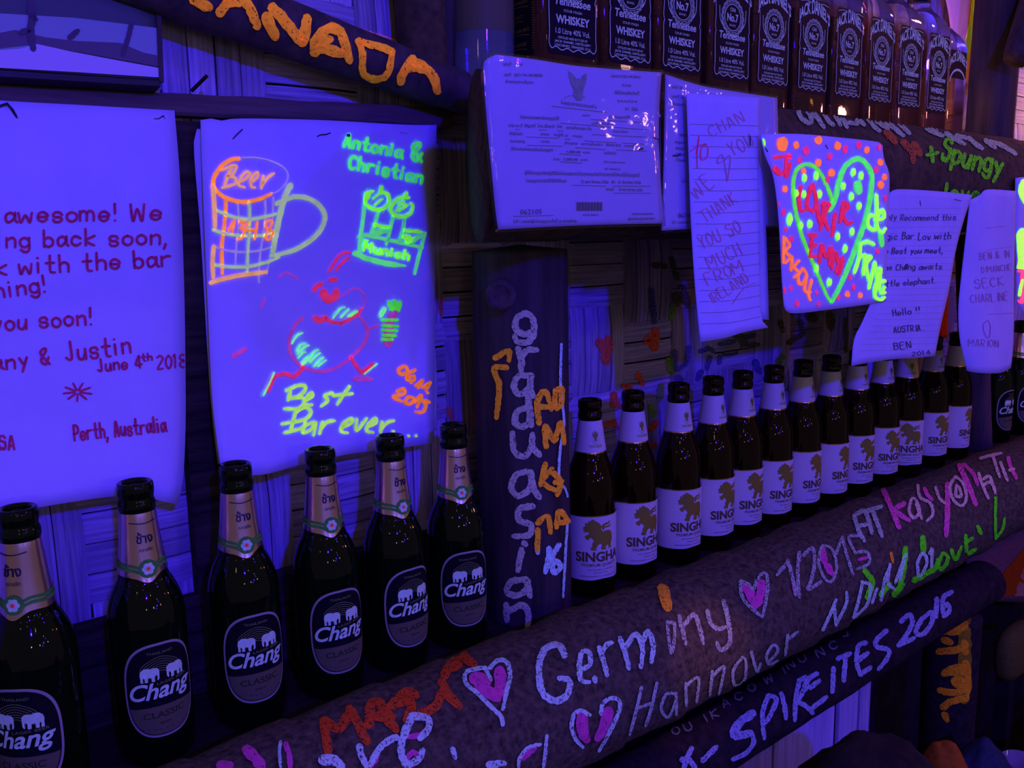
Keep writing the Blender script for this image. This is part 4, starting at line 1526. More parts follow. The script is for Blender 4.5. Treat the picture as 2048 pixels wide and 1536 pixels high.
tline('เล่มที่   1856', '255,160', '402,160', 24)
tline('เลขที่   5671-74-144-00036', '260,240', '556,246', 24)
tline('อำเภอเกาะลันตา', '270,292', '485,300', 24)
tline('2562/412/58-144-00161', '1080,248', '1306,256', 20)
tline('ส.ส.๑๓', '1165,318', '1232,322', 24)
tline('ใช้ได้จนถึงวันที่', '1108,378', '1296,384', 24)
tline('ร.ร.๑.ภ.ก.๑', '1132,438', '1280,444', 22)
tline('พ.ศ. 2556', '1188,500', '1284,508', 26)
tline('ใบอนุญาตขายสุราประเภทที่ ๓', '695,452', '970,490', 26)
tline('อนุญาต', '860,546', '916,548', 16)
tline('ออกใบอนุญาตนี้ให้', '1065,562', '1226,566', 22)
tline('ด้วยกรมสรรพสามิตอนุญาตให้', '385,565', '682,578', 26)
tline('อายุ ๓๐ ปี  สัญชาติ  ไทย เชื้อชาติ  ไทย', '295,628', '705,638', 24)
tline('สถานที่ขายสุรา ชื่อ', '738,644', '930,656', 22)
tline('บาร์ริมชายหาด', '935,612', '1095,616', 20)
tline('ตั้งอยู่บ้านเลขที่', '300,690', '400,694', 24)
tline('๔๑๑   หมู่ที่ ๓   ถนน', '540,692', '860,712', 22)
tline('บ้านเกาะลันตา', '1095,672', '1210,676', 20)
tline('ตำบลเกาะลันตาใหญ่', '305,748', '420,752', 22)
tline('ศาลาด่าน', '540,750', '610,752', 20)
tline('อำเภอ  เกาะลันตา  จังหวัด  กระบี่', '725,762', '1265,786', 20)
tline('ได้ชำระเงินค่าธรรมเนียมใบอนุญาต', '310,808', '634,818', 24)
tline('1,000.00  บาท', '740,828', '918,836', 20)
tline('รวม  1,000.00  บาท', '638,884', '900,892', 20)
tline('ขายได้ตั้งแต่วันที่', '1025,840', '1120,842', 22)
tline('เวลา ๑๑.๐๐-๑๔.๐๐', '1025,905', '1188,910', 20)
tline('และ ๑๗.๐๐ น.', '1032,958', '1155,962', 20)
tline('ผู้ได้รับใบอนุญาตต้องปฏิบัติให้เป็นไปตามกฎหมายว่าด้วยสุราและระเบียบที่ทางราชการได้กำหนดไว้ในใบอนุญาตนี้', '420,992', '1300,1012', 26)
tline('ใบอนุญาตฉบับนี้ให้ใช้ได้ตั้งแต่', '428,1052', '738,1056', 24)
tline('23 พฤศจิกายน 2556   ถึง   31 ธันวาคม 2556', '850,1060', '1310,1066', 22)
tline('ลงวันที่      23 พฤศจิกายน 2556', '1042,1118', '1322,1124', 22)
tline('ใบที่ 1 มอบแก่ผู้รับใบอนุญาต เก็บไว้ ณ สถานที่ขาย', '332,1366', '816,1362', 24)
tline('เจ้าพนักงานสรรพสามิต', '1242,1306', '1405,1304', 18)
tline('ผู้ออกใบอนุญาตขายสุรา', '1215,1344', '1418,1340', 20)
tline('AU36 84012', '862,1312', '985,1312', 14)
(p0, p1) = BZ('385,1302 550,1298')
m.type('062105', p0, p1, 10.5, 0.0)
for q in ("625,470 1045,518", "925,572 1355,598", "690,600 1355,652", "432,706 672,716", "935,688 1360,708", "875,736 1115,752", "1170,752 1340,762", "436,770 705,778", "805,788 1040,804", "1122,806 1356,816", "688,836 852,848",
          "690,896 860,908", "785,1076 1042,1084", "1092,1083 1382,1084", "1095,1138 1384,1138", "330,1316 636,1308", "526,652 582,654", "668,660 716,662", "726,722 772,726", "348,648 384,650"):
    m.stroke(BZ(q), 0.9, 0, 0)
m.lay('print', tr, PRINT, t, 0.0005)
m = Marks(52)
m.poly(BZ('755,200 775,215 800,240 820,270 825,250 838,270 860,240 885,215 895,235 885,300 870,340 862,380 870,400 858,425 820,428 800,400 790,380 800,350 780,310 760,250'))
m.stroke(BZ('720,415 750,392 800,390'), 1.2)
m.stroke(BZ('860,392 885,405'), 1.2)
m.lay('emblem_print', tr, paint(62, 46, 170), t, 0.0006)
m = Marks(53)
for k in range(34):
    x = 815 + 200 * k / 34
    wdt = (2.2, 4.2, 1.4, 3.2)[(k * 7) % 4]
    m.poly(BZ('%f,1206 %f,1206 %f,1274 %f,1274' % (x, x + wdt, x + wdt, x)))
m.lay('barcode_print', tr, BLACK_INK, t, 0.0006)
staple(t, [(978, 233, -.131), (985, 227, -.132), (998, 248, -.131)], 0.0008, 0.004)
staple(t, [(996, 298, -.131), (1006, 297, -.133), (1020, 297, -.131)], 0.0011, 0.004)
staple(t, [(1186, 311, -.131), (1198, 292, -.133), (1192, 277, -.131)], 0.0007, 0.004)
staple(t, [(1296, 274, -.131), (1312, 280, -.133), (1315, 294, -.131)], 0.0006, 0.004)
staple(t, [(1263, 302, -.131), (1280, 298, -.133)], 0.0009, 0.004)

t, tr = licence('second_licence', 'second laminated licence, mostly covered by the lined note', [(1328, 143), (1400, 166), (1480, 180), (1558, 192)], [(1558, 192), (1560, 290), (1562, 400), (1558, 456)], [(1320, 466), (1400, 462), (1480, 460), (1558, 456)],
                [(1328, 143), (1326, 260), (1322, 400), (1320, 466)], lambda s, u: -0.1285 - 0.001 * math.sin(3 * s), 2)
m = Marks(54)
C = (1300, 100, 2.56)


def tl2(txt, a, b, h):
    (p0, p1) = Z(*C, a + ' ' + b)
    m.type(txt, p0, p1, h / C[2], 0.006)


tl2('เล่มที่ 185', '112,196', '165,202', 16)
tl2('เลขที่ 56', '112,245', '172,250', 16)
tl2('อำเภอเกาะ', '112,282', '180,290', 16)
tl2('อนุญาต', '150,440', '190,444', 16)
tl2('สัญชาติ', '125,478', '180,482', 14)
tl2('ตั้งอยู่ที่', '130,510', '180,512', 14)
tl2('ตำบล', '130,540', '178,542', 14)
tl2('ได้ชำระเงิน', '130,570', '182,573', 14)
tl2('ผู้ได้รับอนุญาต', '160,678', '205,680', 14)
tl2('062105', '142,858', '210,858', 22)
tl2('ใบที่ 1 มอบแก่ผู้รับ', '110,890', '200,888', 14)
m.lay('print', tr, PRINT, t, 0.0005)
staple(t, [(1340, 312, -.1255), (1352, 312, -.127), (1356, 308, -.1255)], 0.0009, 0.003)

# --- long lined note with its folded sheet behind
t = paper_thing('folded_sheet', 'narrow sheet folded behind the long lined note, shaded brown', 'paper', 1525, 500, -0.131)
sheet('sheet', [(1470, 240), (1515, 244)], [(1515, 244), (1524, 320), (1533, 480), (1538, 640)], [(1480, 660), (1510, 640), (1538, 640)], [(1470, 240), (1475, 450), (1480, 660)], lambda s, u: -0.1335 + 0.002 * s, PAPER_OLD, t, (8, 18))
t = paper_thing('lined_note', 'long narrow lined note with faint red handwriting hanging below the licences', 'note', 1445, 200, -0.136)
o, tr = sheet('sheet', [(1373, 186), (1440, 190), (1518, 196)], [(1518, 196), (1517, 300), (1519, 420), (1521, 560), (1524, 638), (1537, 655)], [(1401, 684), (1450, 676), (1490, 664), (1537, 655)],
              [(1373, 186), (1377, 300), (1382, 440), (1390, 570), (1401, 684)], lambda s, u: -0.1375 - 0.006 * u * u - 0.002 * math.sin(4 * s), PAPER_OLD, t)
m = Marks(61)
for k in range(19):
    y0 = 248 + k * 22.2
    lx = 1374 + (y0 - 186) * 0.056
    m.stroke([(lx + 2, y0), ((lx + 1520) / 2, y0 + 2 - k * 0.25), (1519, y0 + 4 - k * 1.0)], 0.8, 0, 0)
m.lay('ruling_print', tr, paint(48, 32, 150), t, 0.0005)
m = Marks(62)
zs(m, *C, 5, "205,520 250,490 285,480", "250,440 240,520 240,605", "285,480 260,510 262,560 290,550 295,500 280,482", "250,460 235,530")
m.lay('lettering', tr, paint(110, 18, 130), t, 0.0006)
m = Marks(63)
m.write('CHAN', (1420, 276), (1492, 240), 22, 1.5)
m.write('WE', (1392, 400), (1432, 368), 30, 1.8)
m.write('YOU', (1462, 315), (1512, 290), 28, 1.6)
m.stroke(Z(*C, "385,560 350,580 345,560 370,540 390,640 395,668 410,560 400,540 380,570"), 1.6)
m.write('THANK', (1408, 446), (1478, 402), 24, 1.6)
m.write('YOU SO', (1402, 500), (1486, 462), 26, 1.8)
m.write('MUCH', (1420, 540), (1488, 508), 26, 1.7)
m.write('FROM', (1412, 572), (1492, 540), 24, 1.8)
m.write('IRELAND', (1422, 610), (1500, 560), 20, 1.7)
m.stroke(Z(*C, "420,1300 480,1220 545,1190"), 1.6)
m.lay('lettering', tr, paint(84, 36, 168), t, 0.0006)
staple(t, [(1497, 272, -.137), (1497, 282, -.138), (1498, 291, -.137)], 0.0007, 0.002)

# --- heart poster
t = paper_thing('heart_drawing', 'square sheet with a green painted heart, red names and orange dots', 'drawing', 1650, 280, -0.140)
o, tr = sheet('sheet', [(1521, 268), (1600, 268), (1690, 276), (1757, 284), (1765, 290)], [(1765, 290), (1768, 318), (1778, 345), (1779, 380), (1776, 460), (1773, 540), (1772, 603)], [(1568, 612), (1584, 627), (1660, 619), (1720, 611), (1772, 603)],
              [(1521, 268), (1530, 310), (1546, 350), (1555, 410), (1560, 480), (1564, 560), (1568, 612)], lambda s, u: -0.1435 - 0.004 * math.sin(math.pi * u) - 0.005 * u * (1 - s), PAPER, t)
m = Marks(71)
zs(m, *C, 17, "935,790 915,720 870,630 830,592 790,588 750,615 732,690 742,810 780,960 850,1130 890,1225 920,1285")
m.lay('heart_marking', tr, paint(84, 178, 84), t, 0.0007)
m = Marks(72)
zs(m, *C, 23, "915,820 945,770 965,680 1000,595 1062,557 1110,590 1135,660 1112,830 1050,1020 985,1180 930,1290")
m.blob(1300 + 1065 / 2.56, 100 + 705 / 2.56, 8, 14, -0.15)
zs(m, *C, 25, "1180,950 1185,1000")
m.lay('heart_marking', tr, paint(76, 186, 124), t, 0.0009)
m = Marks(73)
for x, y in ((790, 655), (850, 645), (747, 735), (786, 738), (867, 738), (770, 900), (818, 892), (960, 955), (1034, 930), (998, 1018), (850, 1120), (917, 1190), (1040, 627), (1080, 645), (988, 697), (1030, 752), (1070, 800)):
    m.blob(1300 + x / 2.56, 100 + y / 2.56, 4.2, 7.5, 0.1)
m.blob(1300 + 714 / 2.56, 100 + 868 / 2.56, 5, 12, 0.15)
m.blob(1300 + 571 / 2.56, 100 + 478 / 2.56, 6.2, 12, 0.0)
zs(m, *C, 15, "1158,745 1160,850 1155,905", "1155,850 1120,850 1115,900 1150,920 1160,870", "1150,870 1195,860 1190,820 1165,850 1160,900 1185,935 1205,915")
zs(m, *C, 15, "1075,995 1070,1060 1045,1140", "1075,995 1110,982 1145,995", "1070,1060 1100,1050", "1100,1050 1090,1150", "1100,1060 1130,1060 1105,1100 1120,1180", "1150,1090 1120,1220", "1150,1090 1160,1180", "1175,1120 1145,1240", "1180,1120 1170,1230", "1210,1180 1165,1200 1150,1260 1180,1280 1200,1265")
zs(m, *C, 14, "1190,1230 1205,1200", "1180,1245 1210,1240")
m.lay('lettering', tr, paint(146, 232, 100), t, 0.0011)
m = Marks(74)
zs(m, *C, 18, "770,700 760,760 770,820 800,815", "820,700 800,800 830,820", "830,690 850,780 830,830", "850,790 865,880", "890,780 870,920", "880,790 915,790 890,850 910,920", "945,840 930,950", "990,780 970,880", "990,780 1012,800 985,840 1010,890 1030,880",
   "830,945 815,1060", "815,945 850,950", "820,1000 848,1000", "815,1058 850,1055", "875,1000 865,1090", "880,1000 900,1060 925,1010 915,1100", "935,1030 930,1120", "950,1040 965,1090 985,1060", "970,1080 950,1140", "985,1080 965,1150")
zs(m, *C, 15, "635,550 690,545 720,548", "695,560 690,620 655,635 635,600", "715,580 700,650", "705,600 690,650")
zs(m, *C, 34, "640,612 655,620")
m.lay('names_lettering', tr, paint(192, 26, 108), t, 0.0010)
m = Marks(75)
zs(m, *C, 16, "685,960 680,1090", "690,965 712,1000 690,1030 715,1060 690,1090", "725,1060 720,1130", "760,1080 735,1110 760,1140 735,1165", "780,1120 755,1160 770,1200 800,1160 785,1120", "800,1160 790,1230 820,1240", "825,1180 810,1250 820,1280")
for x, y, r_ in ((674, 484, 30), (747, 487, 15), (860, 462, 18), (958, 490, 17), (1108, 512, 14), (860, 578, 16), (928, 630, 17), (690, 712, 14), (1178, 576, 14), (1200, 652, 13), (1180, 690, 16), (1010, 1250, 13), (1075, 1256, 12), (785, 620, 12)):
    m.blob(1300 + x / 2.56, 100 + y / 2.56, r_ / 2.56, r_ * 1.25 / 2.56, 0.1)
m.lay('dot_marking', tr, paint(224, 92, 84), t, 0.0008)
m = Marks(76)
for x, y, r_ in ((797, 516, 16), (997, 508, 14), (1068, 488, 13), (1172, 497, 10), (918, 546, 13), (905, 664, 12), (1157, 612, 12), (1203, 760, 9), (682, 830, 11), (722, 968, 11), (694, 920, 8), (656, 790, 8), (1165, 1030, 10), (1042, 1215, 10), (1024, 1163, 10), (683, 1232, 12),
                 (720, 1220, 8), (752, 1297, 11), (862, 1300, 9), (963, 1266, 10), (852, 1242, 8), (710, 545, 12), (765, 565, 12)):
    m.blob(1300 + x / 2.56, 100 + y / 2.56, r_ / 2.56, r_ * 1.5 / 2.56, 0.1)
m.lay('dot_marking', tr, paint(192, 32, 150), t, 0.0007)
staple(t, [(1526, 296, -.142), (1531, 304, -.143)], 0.0007, 0.003)
staple(t, [(1647, 290, -.142), (1651, 298, -.143)], 0.0005, 0.003)

# --- two more notes to the right
D = (1600, 300, 3.339)
t = paper_thing('recommendation_note', 'wrinkled white note in dark blue handwriting hanging over brown bottle necks', 'note', 1870, 390, -0.130)
o, tr = sheet('sheet', [(1777, 392), (1792, 379), (1870, 382), (1945, 390)], [(1945, 390), (1928, 440), (1912, 500), (1898, 580), (1882, 650), (1870, 712)], [(1703, 732), (1740, 725), (1790, 718), (1830, 716), (1870, 712)],
              [(1777, 392), (1772, 480), (1764, 560), (1740, 610), (1722, 650), (1708, 680), (1703, 732)], lambda s, u: -0.1320 - 0.008 * math.sin(2.5 * u + 2 * s) * u - 0.006 * u, PAPER_OLD, t)
m = Marks(81)
m.write('I highly Recommend this', (1740, 441), (1912, 440), 12, 1.3, 0.15, 0.1, 0.6)
m.write('magic Bar Lov with', (1752, 480), (1902, 478), 14, 1.5, 0.15, 0.1, 0.6)
m.write('the Best you meet,', (1752, 508), (1886, 506), 12, 1.5, 0.15, 0.1, 0.6)
m.write('some Chang awaits', (1750, 541), (1884, 538), 12, 1.4, 0.15, 0.1, 0.6)
m.write('little elephant.', (1760, 574), (1872, 566), 12, 1.4, 0.15, 0.1, 0.6)
m.write('Hello !!', (1784, 632), (1842, 626), 13, 1.6)
m.write('AUSTRIA..', (1786, 666), (1850, 660), 12, 1.5)
m.write('BEN', (1786, 700), (1824, 695), 13, 1.6)
m.write('2014', (1822, 712), (1862, 708), 8, 1.3)
m.blob(1600 + 706 / 3.339, 300 + 780 / 3.339, 3, 7, 0.5)
m.stroke(Z(*D, "800,340 805,375"), 1.2)
m.stroke(Z(*D, "1030,330 1075,340"), 1.2)
m.lay('lettering', tr, paint(34, 20, 112), t, 0.0006)
m = Marks(82)
for k in range(24):
    y0 = 418 + k * 12.3
    m.stroke([(1774 - max(0, (y0 - 590)) * 0.5, y0), (1930 - (y0 - 400) * 0.2, y0 - 2)], 0.5, 0, 0)
m.lay('ruling_print', tr, paint(70, 46, 190), t, 0.0004)

t = paper_thing('rolled_letter', 'pale curled sheet with very faint writing hanging at the end of the log', 'letter', 1985, 385, -0.130)
o, tr = sheet('sheet', [(1940, 400), (1960, 390), (1975, 379), (2032, 382)], [(2032, 382), (2030, 480), (2028, 560), (2028, 650), (2026, 700), (2022, 736)], [(1934, 742), (1960, 746), (2000, 746), (2022, 736)],
              [(1940, 400), (1932, 470), (1922, 560), (1917, 620), (1920, 680), (1934, 742)], lambda s, u: -0.130 - 0.020 * math.sin(math.pi * (0.15 + 0.8 * s)) * (0.3 + 0.7 * u), PAPER_OLD, t)
m = Marks(83)
m.write('BEN & IN', (1958, 520), (2020, 514), 14, 1.2)
m.write('DIMANCHE', (1962, 546), (2024, 540), 12, 1.1)
m.write('SECK', (1948, 578), (2010, 570), 18, 1.5)
m.write('CHARLINE', (1940, 606), (2018, 600), 16, 1.4)
m.write('MARION', (1936, 692), (1998, 694), 14, 1.4)
m.stroke([(1976, 640), (1966, 650), (1970, 670), (1978, 674), (1980, 650), (1974, 640)], 1.3)
m.stroke([(1975, 628), (2028, 626)], 1.0)
m.stroke([(1972, 456), (2010, 452)], 1.0)
m.stroke([(1975, 500), (2028, 492)], 0.8)
m.lay('lettering', tr, paint(76, 36, 186), t, 0.0006)

t = paper_thing('glowing_poster', 'poster with bright green and pink paint pinned beyond the pale curled sheet', 'drawing', 2060, 380, -0.126)
o, tr = sheet('sheet', [(2031, 356), (2080, 352), (2150, 360)], [(2150, 360), (2150, 520), (2150, 700)], [(2034, 606), (2060, 640), (2150, 700)], [(2031, 356), (2030, 440), (2032, 520), (2034, 606)], lambda s, u: -0.130 - 0.01 * u * s, PAPER, t, (10, 14))
m = Marks(84)
m.blob(2058, 383, 22, 28)
m.stroke([(2046, 470), (2048, 530)], 26)
m.stroke([(2036, 560), (2040, 520)], 10)
m.stroke([(2038, 590), (2044, 560)], 6)
m.stroke([(2080, 500), (2120, 560)], 26)
m.lay('marking', tr, paint(166, 252, 128), t, 0.0008)
m = Marks(85)
m.stroke([(2044, 545), (2042, 600)], 22)
m.stroke([(2090, 640), (2060, 600)], 20)
m.lay('marking', tr, paint(236, 60, 180), t, 0.0006)

# red painted scrap between the note and the dark post
t = paper_thing('red_scrap', 'small red painted scrap of cloth in the gap beside the wrinkled note', 'cloth', 1890, 640, 0.05)
sheet('cloth', [(1868, 540), (1898, 545)], [(1898, 545), (1897, 610), (1895, 676)], [(1864, 672), (1880, 676), (1895, 676)], [(1868, 540), (1866, 610), (1864, 672)], lambda s, u: 0.055 + 0.003 * math.sin(9 * s), paint(104, 20, 48), t, (6, 10))
# pale cloth over the end of the whiskey row, and a bamboo stick under it
t = paper_thing('pale_cloth', 'pale pinkish cloth with a green streak hanging behind the last whiskey bottle', 'cloth', 1930, 40, 0.062)
o, tr = sheet('cloth', [(1878, -60), (1920, -60), (1990, -60)], [(1990, -60), (1972, 60), (1966, 180)], [(1922, 150), (1945, 176), (1966, 180)], [(1878, -60), (1896, 20), (1906, 90), (1922, 150)], lambda s, u: 0.066 - 0.006 * math.sin(4 * s), paint(148, 72, 214), t, (12, 14))
m = Marks(91)
m.stroke([(1955, -40), (1948, 30), (1938, 80), (1928, 120)], 14)
m.lay('streak_marking', tr, paint(120, 110, 150), t, 0.0008)
t = paper_thing('bamboo_stick', 'short upright bamboo stick with a dark node behind the last whiskey bottle', 'stick', 1948, 240, 0.05)
at_home(link('stick', mesh('stick', *log_mesh(at_y(1956, 292, 0.060), at_y(1946, 168, 0.060), 0.0085, 30, 16, 0.0006, 20, 0, 0.1, 3.0)), flat_mat('pale_bamboo', (0.5, 0.40, 0.22), 0.5), None, True), t)
pn = at_y(1951, 228, 0.060)
at_home(link('node', mesh('node', *log_mesh(pn - Vector((0, 0, 0.0015)), pn + Vector((0, 0, 0.0015)), 0.0096, 2, 16, 0.0003)), POST, None, True), t)


# ------------------------------------------------------------------ paint on the logs, posts and wall
trlog, trrail, trpost, trul, trcb, trop, trwall = (tree_of(o) for o in (log, rail, post, ulog, cbeam, opost, wall))
E8 = (600, 1160, 2.926)
E7 = (1250, 860, 2.272)
EP = (950, 480, 1.92)


def zc(m, base, wd, *strokes, taper=0.2):
    for q in strokes:
        m.stroke(Z(*base, q), wd / base[2], 0.18, taper, True)
    return m


WHITE_P = paint(86, 70, 214, worn=0.43)
WHITE_DIM = paint(74, 52, 168, worn=0.45)
VIOLET_P = paint(94, 18, 160, worn=0.38)
# lower log, white
m = Marks(101)
zc(m, E8, 40, "1545,445 1510,388 1440,405 1402,480 1400,600 1430,680 1500,708 1560,672 1572,592 1515,578")
zc(m, E8, 30, "1640,525 1692,500 1690,432 1650,425 1630,500 1642,590 1690,598")
zc(m, E8, 30, "1748,400 1770,470 1792,560", "1762,432 1790,385 1822,368", "1720,575 1722,600")
zc(m, E8, 30, "1870,345 1900,430 1920,520", "1900,400 1960,320 1998,400 1990,510", "1995,390 2030,305 2062,380 2052,480")
zc(m, E8, 26, "975,545 1010,530 1080,520", "965,560 970,610 1040,670 1110,740 1170,800 1182,850", "1110,520 1160,475 1210,490 1228,560 1205,660 1180,760", "1080,520 1100,560 1115,590")
zc(m, E8, 24, "1600,780 1640,760 1690,790", "1595,790 1585,860 1610,930 1650,975", "1755,780 1770,720 1820,690 1865,710 1860,770 1810,880 1745,995")
zc(m, E8, 44, "655,800 610,900 590,1000 620,1080 690,1050 715,1000", "660,800 740,815 745,880 700,930")
zc(m, E8, 40, "345,980 360,1040 390,1095", "560,925 480,970 420,1060 395,1100")
zc(m, E8, 60, "130,1060 200,1060 240,1100")
zc(m, E8, 30, "890,990 900,1030 905,1040")
zc(m, E8, 40, "1100,1080 1190,1070")
zc(m, E8, 22, "1440,910 1430,1000 1420,1095", "1400,960 1330,980 1280,1040 1270,1095")
zc(m, (380, 1300, 3.938), 26, "715,735 705,800 710,900 715,928")
m.lay('white_lettering', trlog, WHITE_P, logt, 0.0013)
m = Marks(102)
zc(m, E7, 15, "190,875 195,950 205,1015", "222,880 222,940 212,1010", "190,875 222,880")
zc(m, E7, 20, "242,850 258,910 272,972", "265,890 310,840 335,900 352,970", "372,825 385,880 420,905 455,895", "445,780 460,840 472,910 470,970 430,1000 412,965")
zc(m, E7, 16, "520,690 560,705 580,725 600,680 632,652 646,690 640,760 620,850", "520,690 530,760 570,810 612,845")
zc(m, E7, 17, "690,660 738,600", "738,598 760,680 772,750", "790,560 782,650 788,760", "808,572 850,540 858,610 840,690 828,725 888,690")
zc(m, E7, 14, "892,528 876,600 900,670 935,688 958,620 935,540 892,528", "955,565 985,490", "985,490 1005,570 1032,655", "1062,482 1015,492 1042,560", "1042,560 1095,555 1105,605 1050,632")
m.lay('white_lettering', trlog, WHITE_DIM, logt, 0.0013)
m = Marks(103)
zc(m, E7, 20, "1040,395 1060,460 1085,505", "1045,390 1090,375 1120,470", "1060,440 1100,430", "1090,375 1165,350", "1125,370 1145,430 1165,485")
zc(m, E7, 15, "70,1170 45,1280 18,1380", "140,1150 115,1260 90,1340", "50,1262 120,1238")
zc(m, E7, 14, "228,1195 182,1200 160,1265 195,1300 228,1220", "228,1200 230,1290", "272,1150 275,1250", "272,1160 328,1125 322,1232", "392,1095 382,1202", "390,1120 445,1075 424,1195", "530,1030 488,1090 498,1158 540,1130 545,1050 530,1030", "570,1008 595,1092 612,1058",
   "650,1050 690,1000 670,975 640,1020 650,1060 690,1045", "735,930 725,1020", "735,950 780,915")
m.lay('white_lettering', trlog, paint(76, 58, 176, worn=0.43), logt, 0.0013)
m = Marks(104)
zc(m, E8, 70, "1020,580 1080,640 1150,690", "1170,540 1170,620 1140,690", "1040,570 1090,600")
zc(m, E8, 64, "1645,800 1650,880 1670,930", "1800,770 1780,850 1740,920")
zc(m, E7, 40, "560,740 590,790", "620,700 605,780 590,800", "545,720 575,740")
zc(m, E7, 34, "895,550 905,600", "915,620 935,650")
zc(m, E7, 14, "760,690 770,750", "1060,590 1100,580", "1300,920 1304,925")
zc(m, E8, 34, "640,920 700,910 740,880", "620,1050 660,1010 690,1030", "1300,1040 1370,980", "410,1090 450,1040")
zc(m, (380, 1300, 3.938), 90, "450,800 520,860 560,928", "250,920 310,915")
zc(m, (380, 1300, 3.938), 44, "755,750 780,830 790,928")
m.lay('violet_marking', trlog, VIOLET_P, logt, 0.0010)
m = Marks(105)
zc(m, E8, 56, "160,1000 150,920 140,840", "140,830 230,870 290,770", "290,760 340,850 390,950", "400,850 420,720 470,730", "470,720 500,800 560,880", "500,780 620,660 680,680", "630,680 650,760 620,820", "700,790 790,740 840,640", "830,600 870,680 930,740", "850,560 880,500 930,470", "960,450 1020,500")
zc(m, E8, 60, "430,800 540,800", "560,720 640,700", "880,520 930,500")
m.lay('red_lettering', trlog, paint(92, 19, 36, worn=0.43), logt, 0.0009)
m = Marks(106)
zc(m, E7, 50, "170,725 185,770 192,810")
zc(m, E7, 14, "1205,560 1215,600")
m.lay('orange_marking', trlog, paint(122, 56, 50, worn=0.43), logt, 0.0010)
# name at the far end
m = Marks(107)
zc(m, E7, 24, "1175,275 1205,350 1242,445", "1520,165 1560,260 1590,340", "1465,250 1462,360 1455,480", "1265,338 1226,368 1288,412")
zc(m, E7, 18, "1540,160 1580,200 1600,250", "1360,270 1375,300 1395,318", "1740,130 1750,170 1775,220")
m.lay('pink_lettering', trlog, paint(106, 24, 170, worn=0.43), logt, 0.0013)
m = Marks(108)
zc(m, E7, 14, "1300,315 1288,370 1310,402 1335,370 1318,318 1300,315", "1320,340 1345,405", "1330,255 1340,310 1385,335 1395,385 1368,415", "1410,265 1425,310 1450,335", "1500,215 1475,260 1490,320 1530,345 1548,300 1530,240 1500,215", "1505,255 1500,300 1525,300 1515,260",
   "1605,200 1625,260 1648,312", "1628,250 1660,240 1680,285", "1628,225 1655,215 1680,290", "1615,132 1665,118 1710,108", "1672,125 1700,215", "1705,150 1735,232", "1745,185 1765,180")
m.lay('pink_lettering', trlog, paint(100, 58, 176, worn=0.43), logt, 0.0014)
m = Marks(109)
zc(m, E7, 15, "895,905 930,830 955,770", "945,790 955,885", "955,880 1000,790 1002,735", "1035,850 1060,760 1075,690", "1072,690 1112,710 1095,790 1042,845", "1120,780 1140,720", "1160,770 1175,680 1200,620", "1200,610 1190,690 1220,720", "1225,690 1250,620 1275,565", "1262,600 1245,680",
   "1330,660 1325,600 1350,560 1368,600 1340,660", "1380,560 1392,540 1388,620")
m.lay('white_lettering', trlog, WHITE_P, logt, 0.0014)
m = Marks(110)
zc(m, E7, 26, "1085,640 1120,690 1095,760", "1270,540 1262,640 1240,720", "1350,490 1352,560", "1160,745 1200,700", "1220,745 1260,700", "1310,680 1400,630 1420,590")
zc(m, E7, 18, "1440,560 1420,610 1440,630 1465,580 1445,558", "1480,545 1500,585 1525,530", "1545,480 1548,550", "1545,510 1575,490", "1560,560 1590,540", "1600,440 1615,470")
zc(m, E7, 13, "1682,308 1680,400 1682,490", "1682,490 1712,450 1722,400")
m.lay('green_lettering', trlog, paint(42, 92, 40, worn=0.43), logt, 0.0011)

# rail
m = Marks(111)
zc(m, E7, 24, "300,1450 280,1490 262,1540", "255,1500 290,1500 320,1545", "350,1502 412,1440")
zc(m, E7, 40, "575,1290 520,1330 490,1385 565,1378")
zc(m, E7, 22, "570,1375 580,1420 540,1470 485,1495", "650,1210 622,1290 628,1400", "652,1210 685,1225 660,1290 635,1330", "708,1200 722,1260 728,1310", "790,1140 772,1230 768,1318", "792,1140 825,1130 800,1200 775,1235", "780,1235 820,1255 850,1285", "870,1110 832,1135 820,1180", "840,1172 880,1140", "845,1265 912,1212",
   "945,1085 938,1190", "965,1042 1022,1018", "1000,1030 990,1140", "1092,970 1058,985 1050,1060 1065,1110", "1060,1045 1100,1015", "1065,1110 1112,1078", "1185,915 1142,955 1140,985 1195,1000 1185,1040 1148,1085", "1252,872 1290,842 1302,880 1270,940 1238,980", "1240,978 1310,945", "1345,860 1318,915 1345,930 1388,880 1392,830 1345,860",
   "1415,770 1410,850", "1482,738 1445,765 1440,830", "1445,845 1472,820 1462,792 1442,810")
m.lay('white_lettering', trrail, paint(66, 48, 206, worn=0.42), railt, 0.0013)
m = Marks(112)
for i, (a, b_) in enumerate(((215, 1395), (270, 1380), (335, 1345), (390, 1320), (440, 1268), (500, 1240), (560, 1200), (640, 1160), (690, 1125), (735, 1095), (790, 1068), (870, 1040), (930, 1008), (985, 950))):
    m.write('OUIKACOWINUNCJ'[i], (1250 + a / 2.272, 860 + b_ / 2.272), (1250 + (a + 45) / 2.272, 860 + (b_ - 20) / 2.272), 15, 3.4)
m.lay('faint_lettering', trrail, paint(50, 36, 130, worn=0.42), railt, 0.0012)

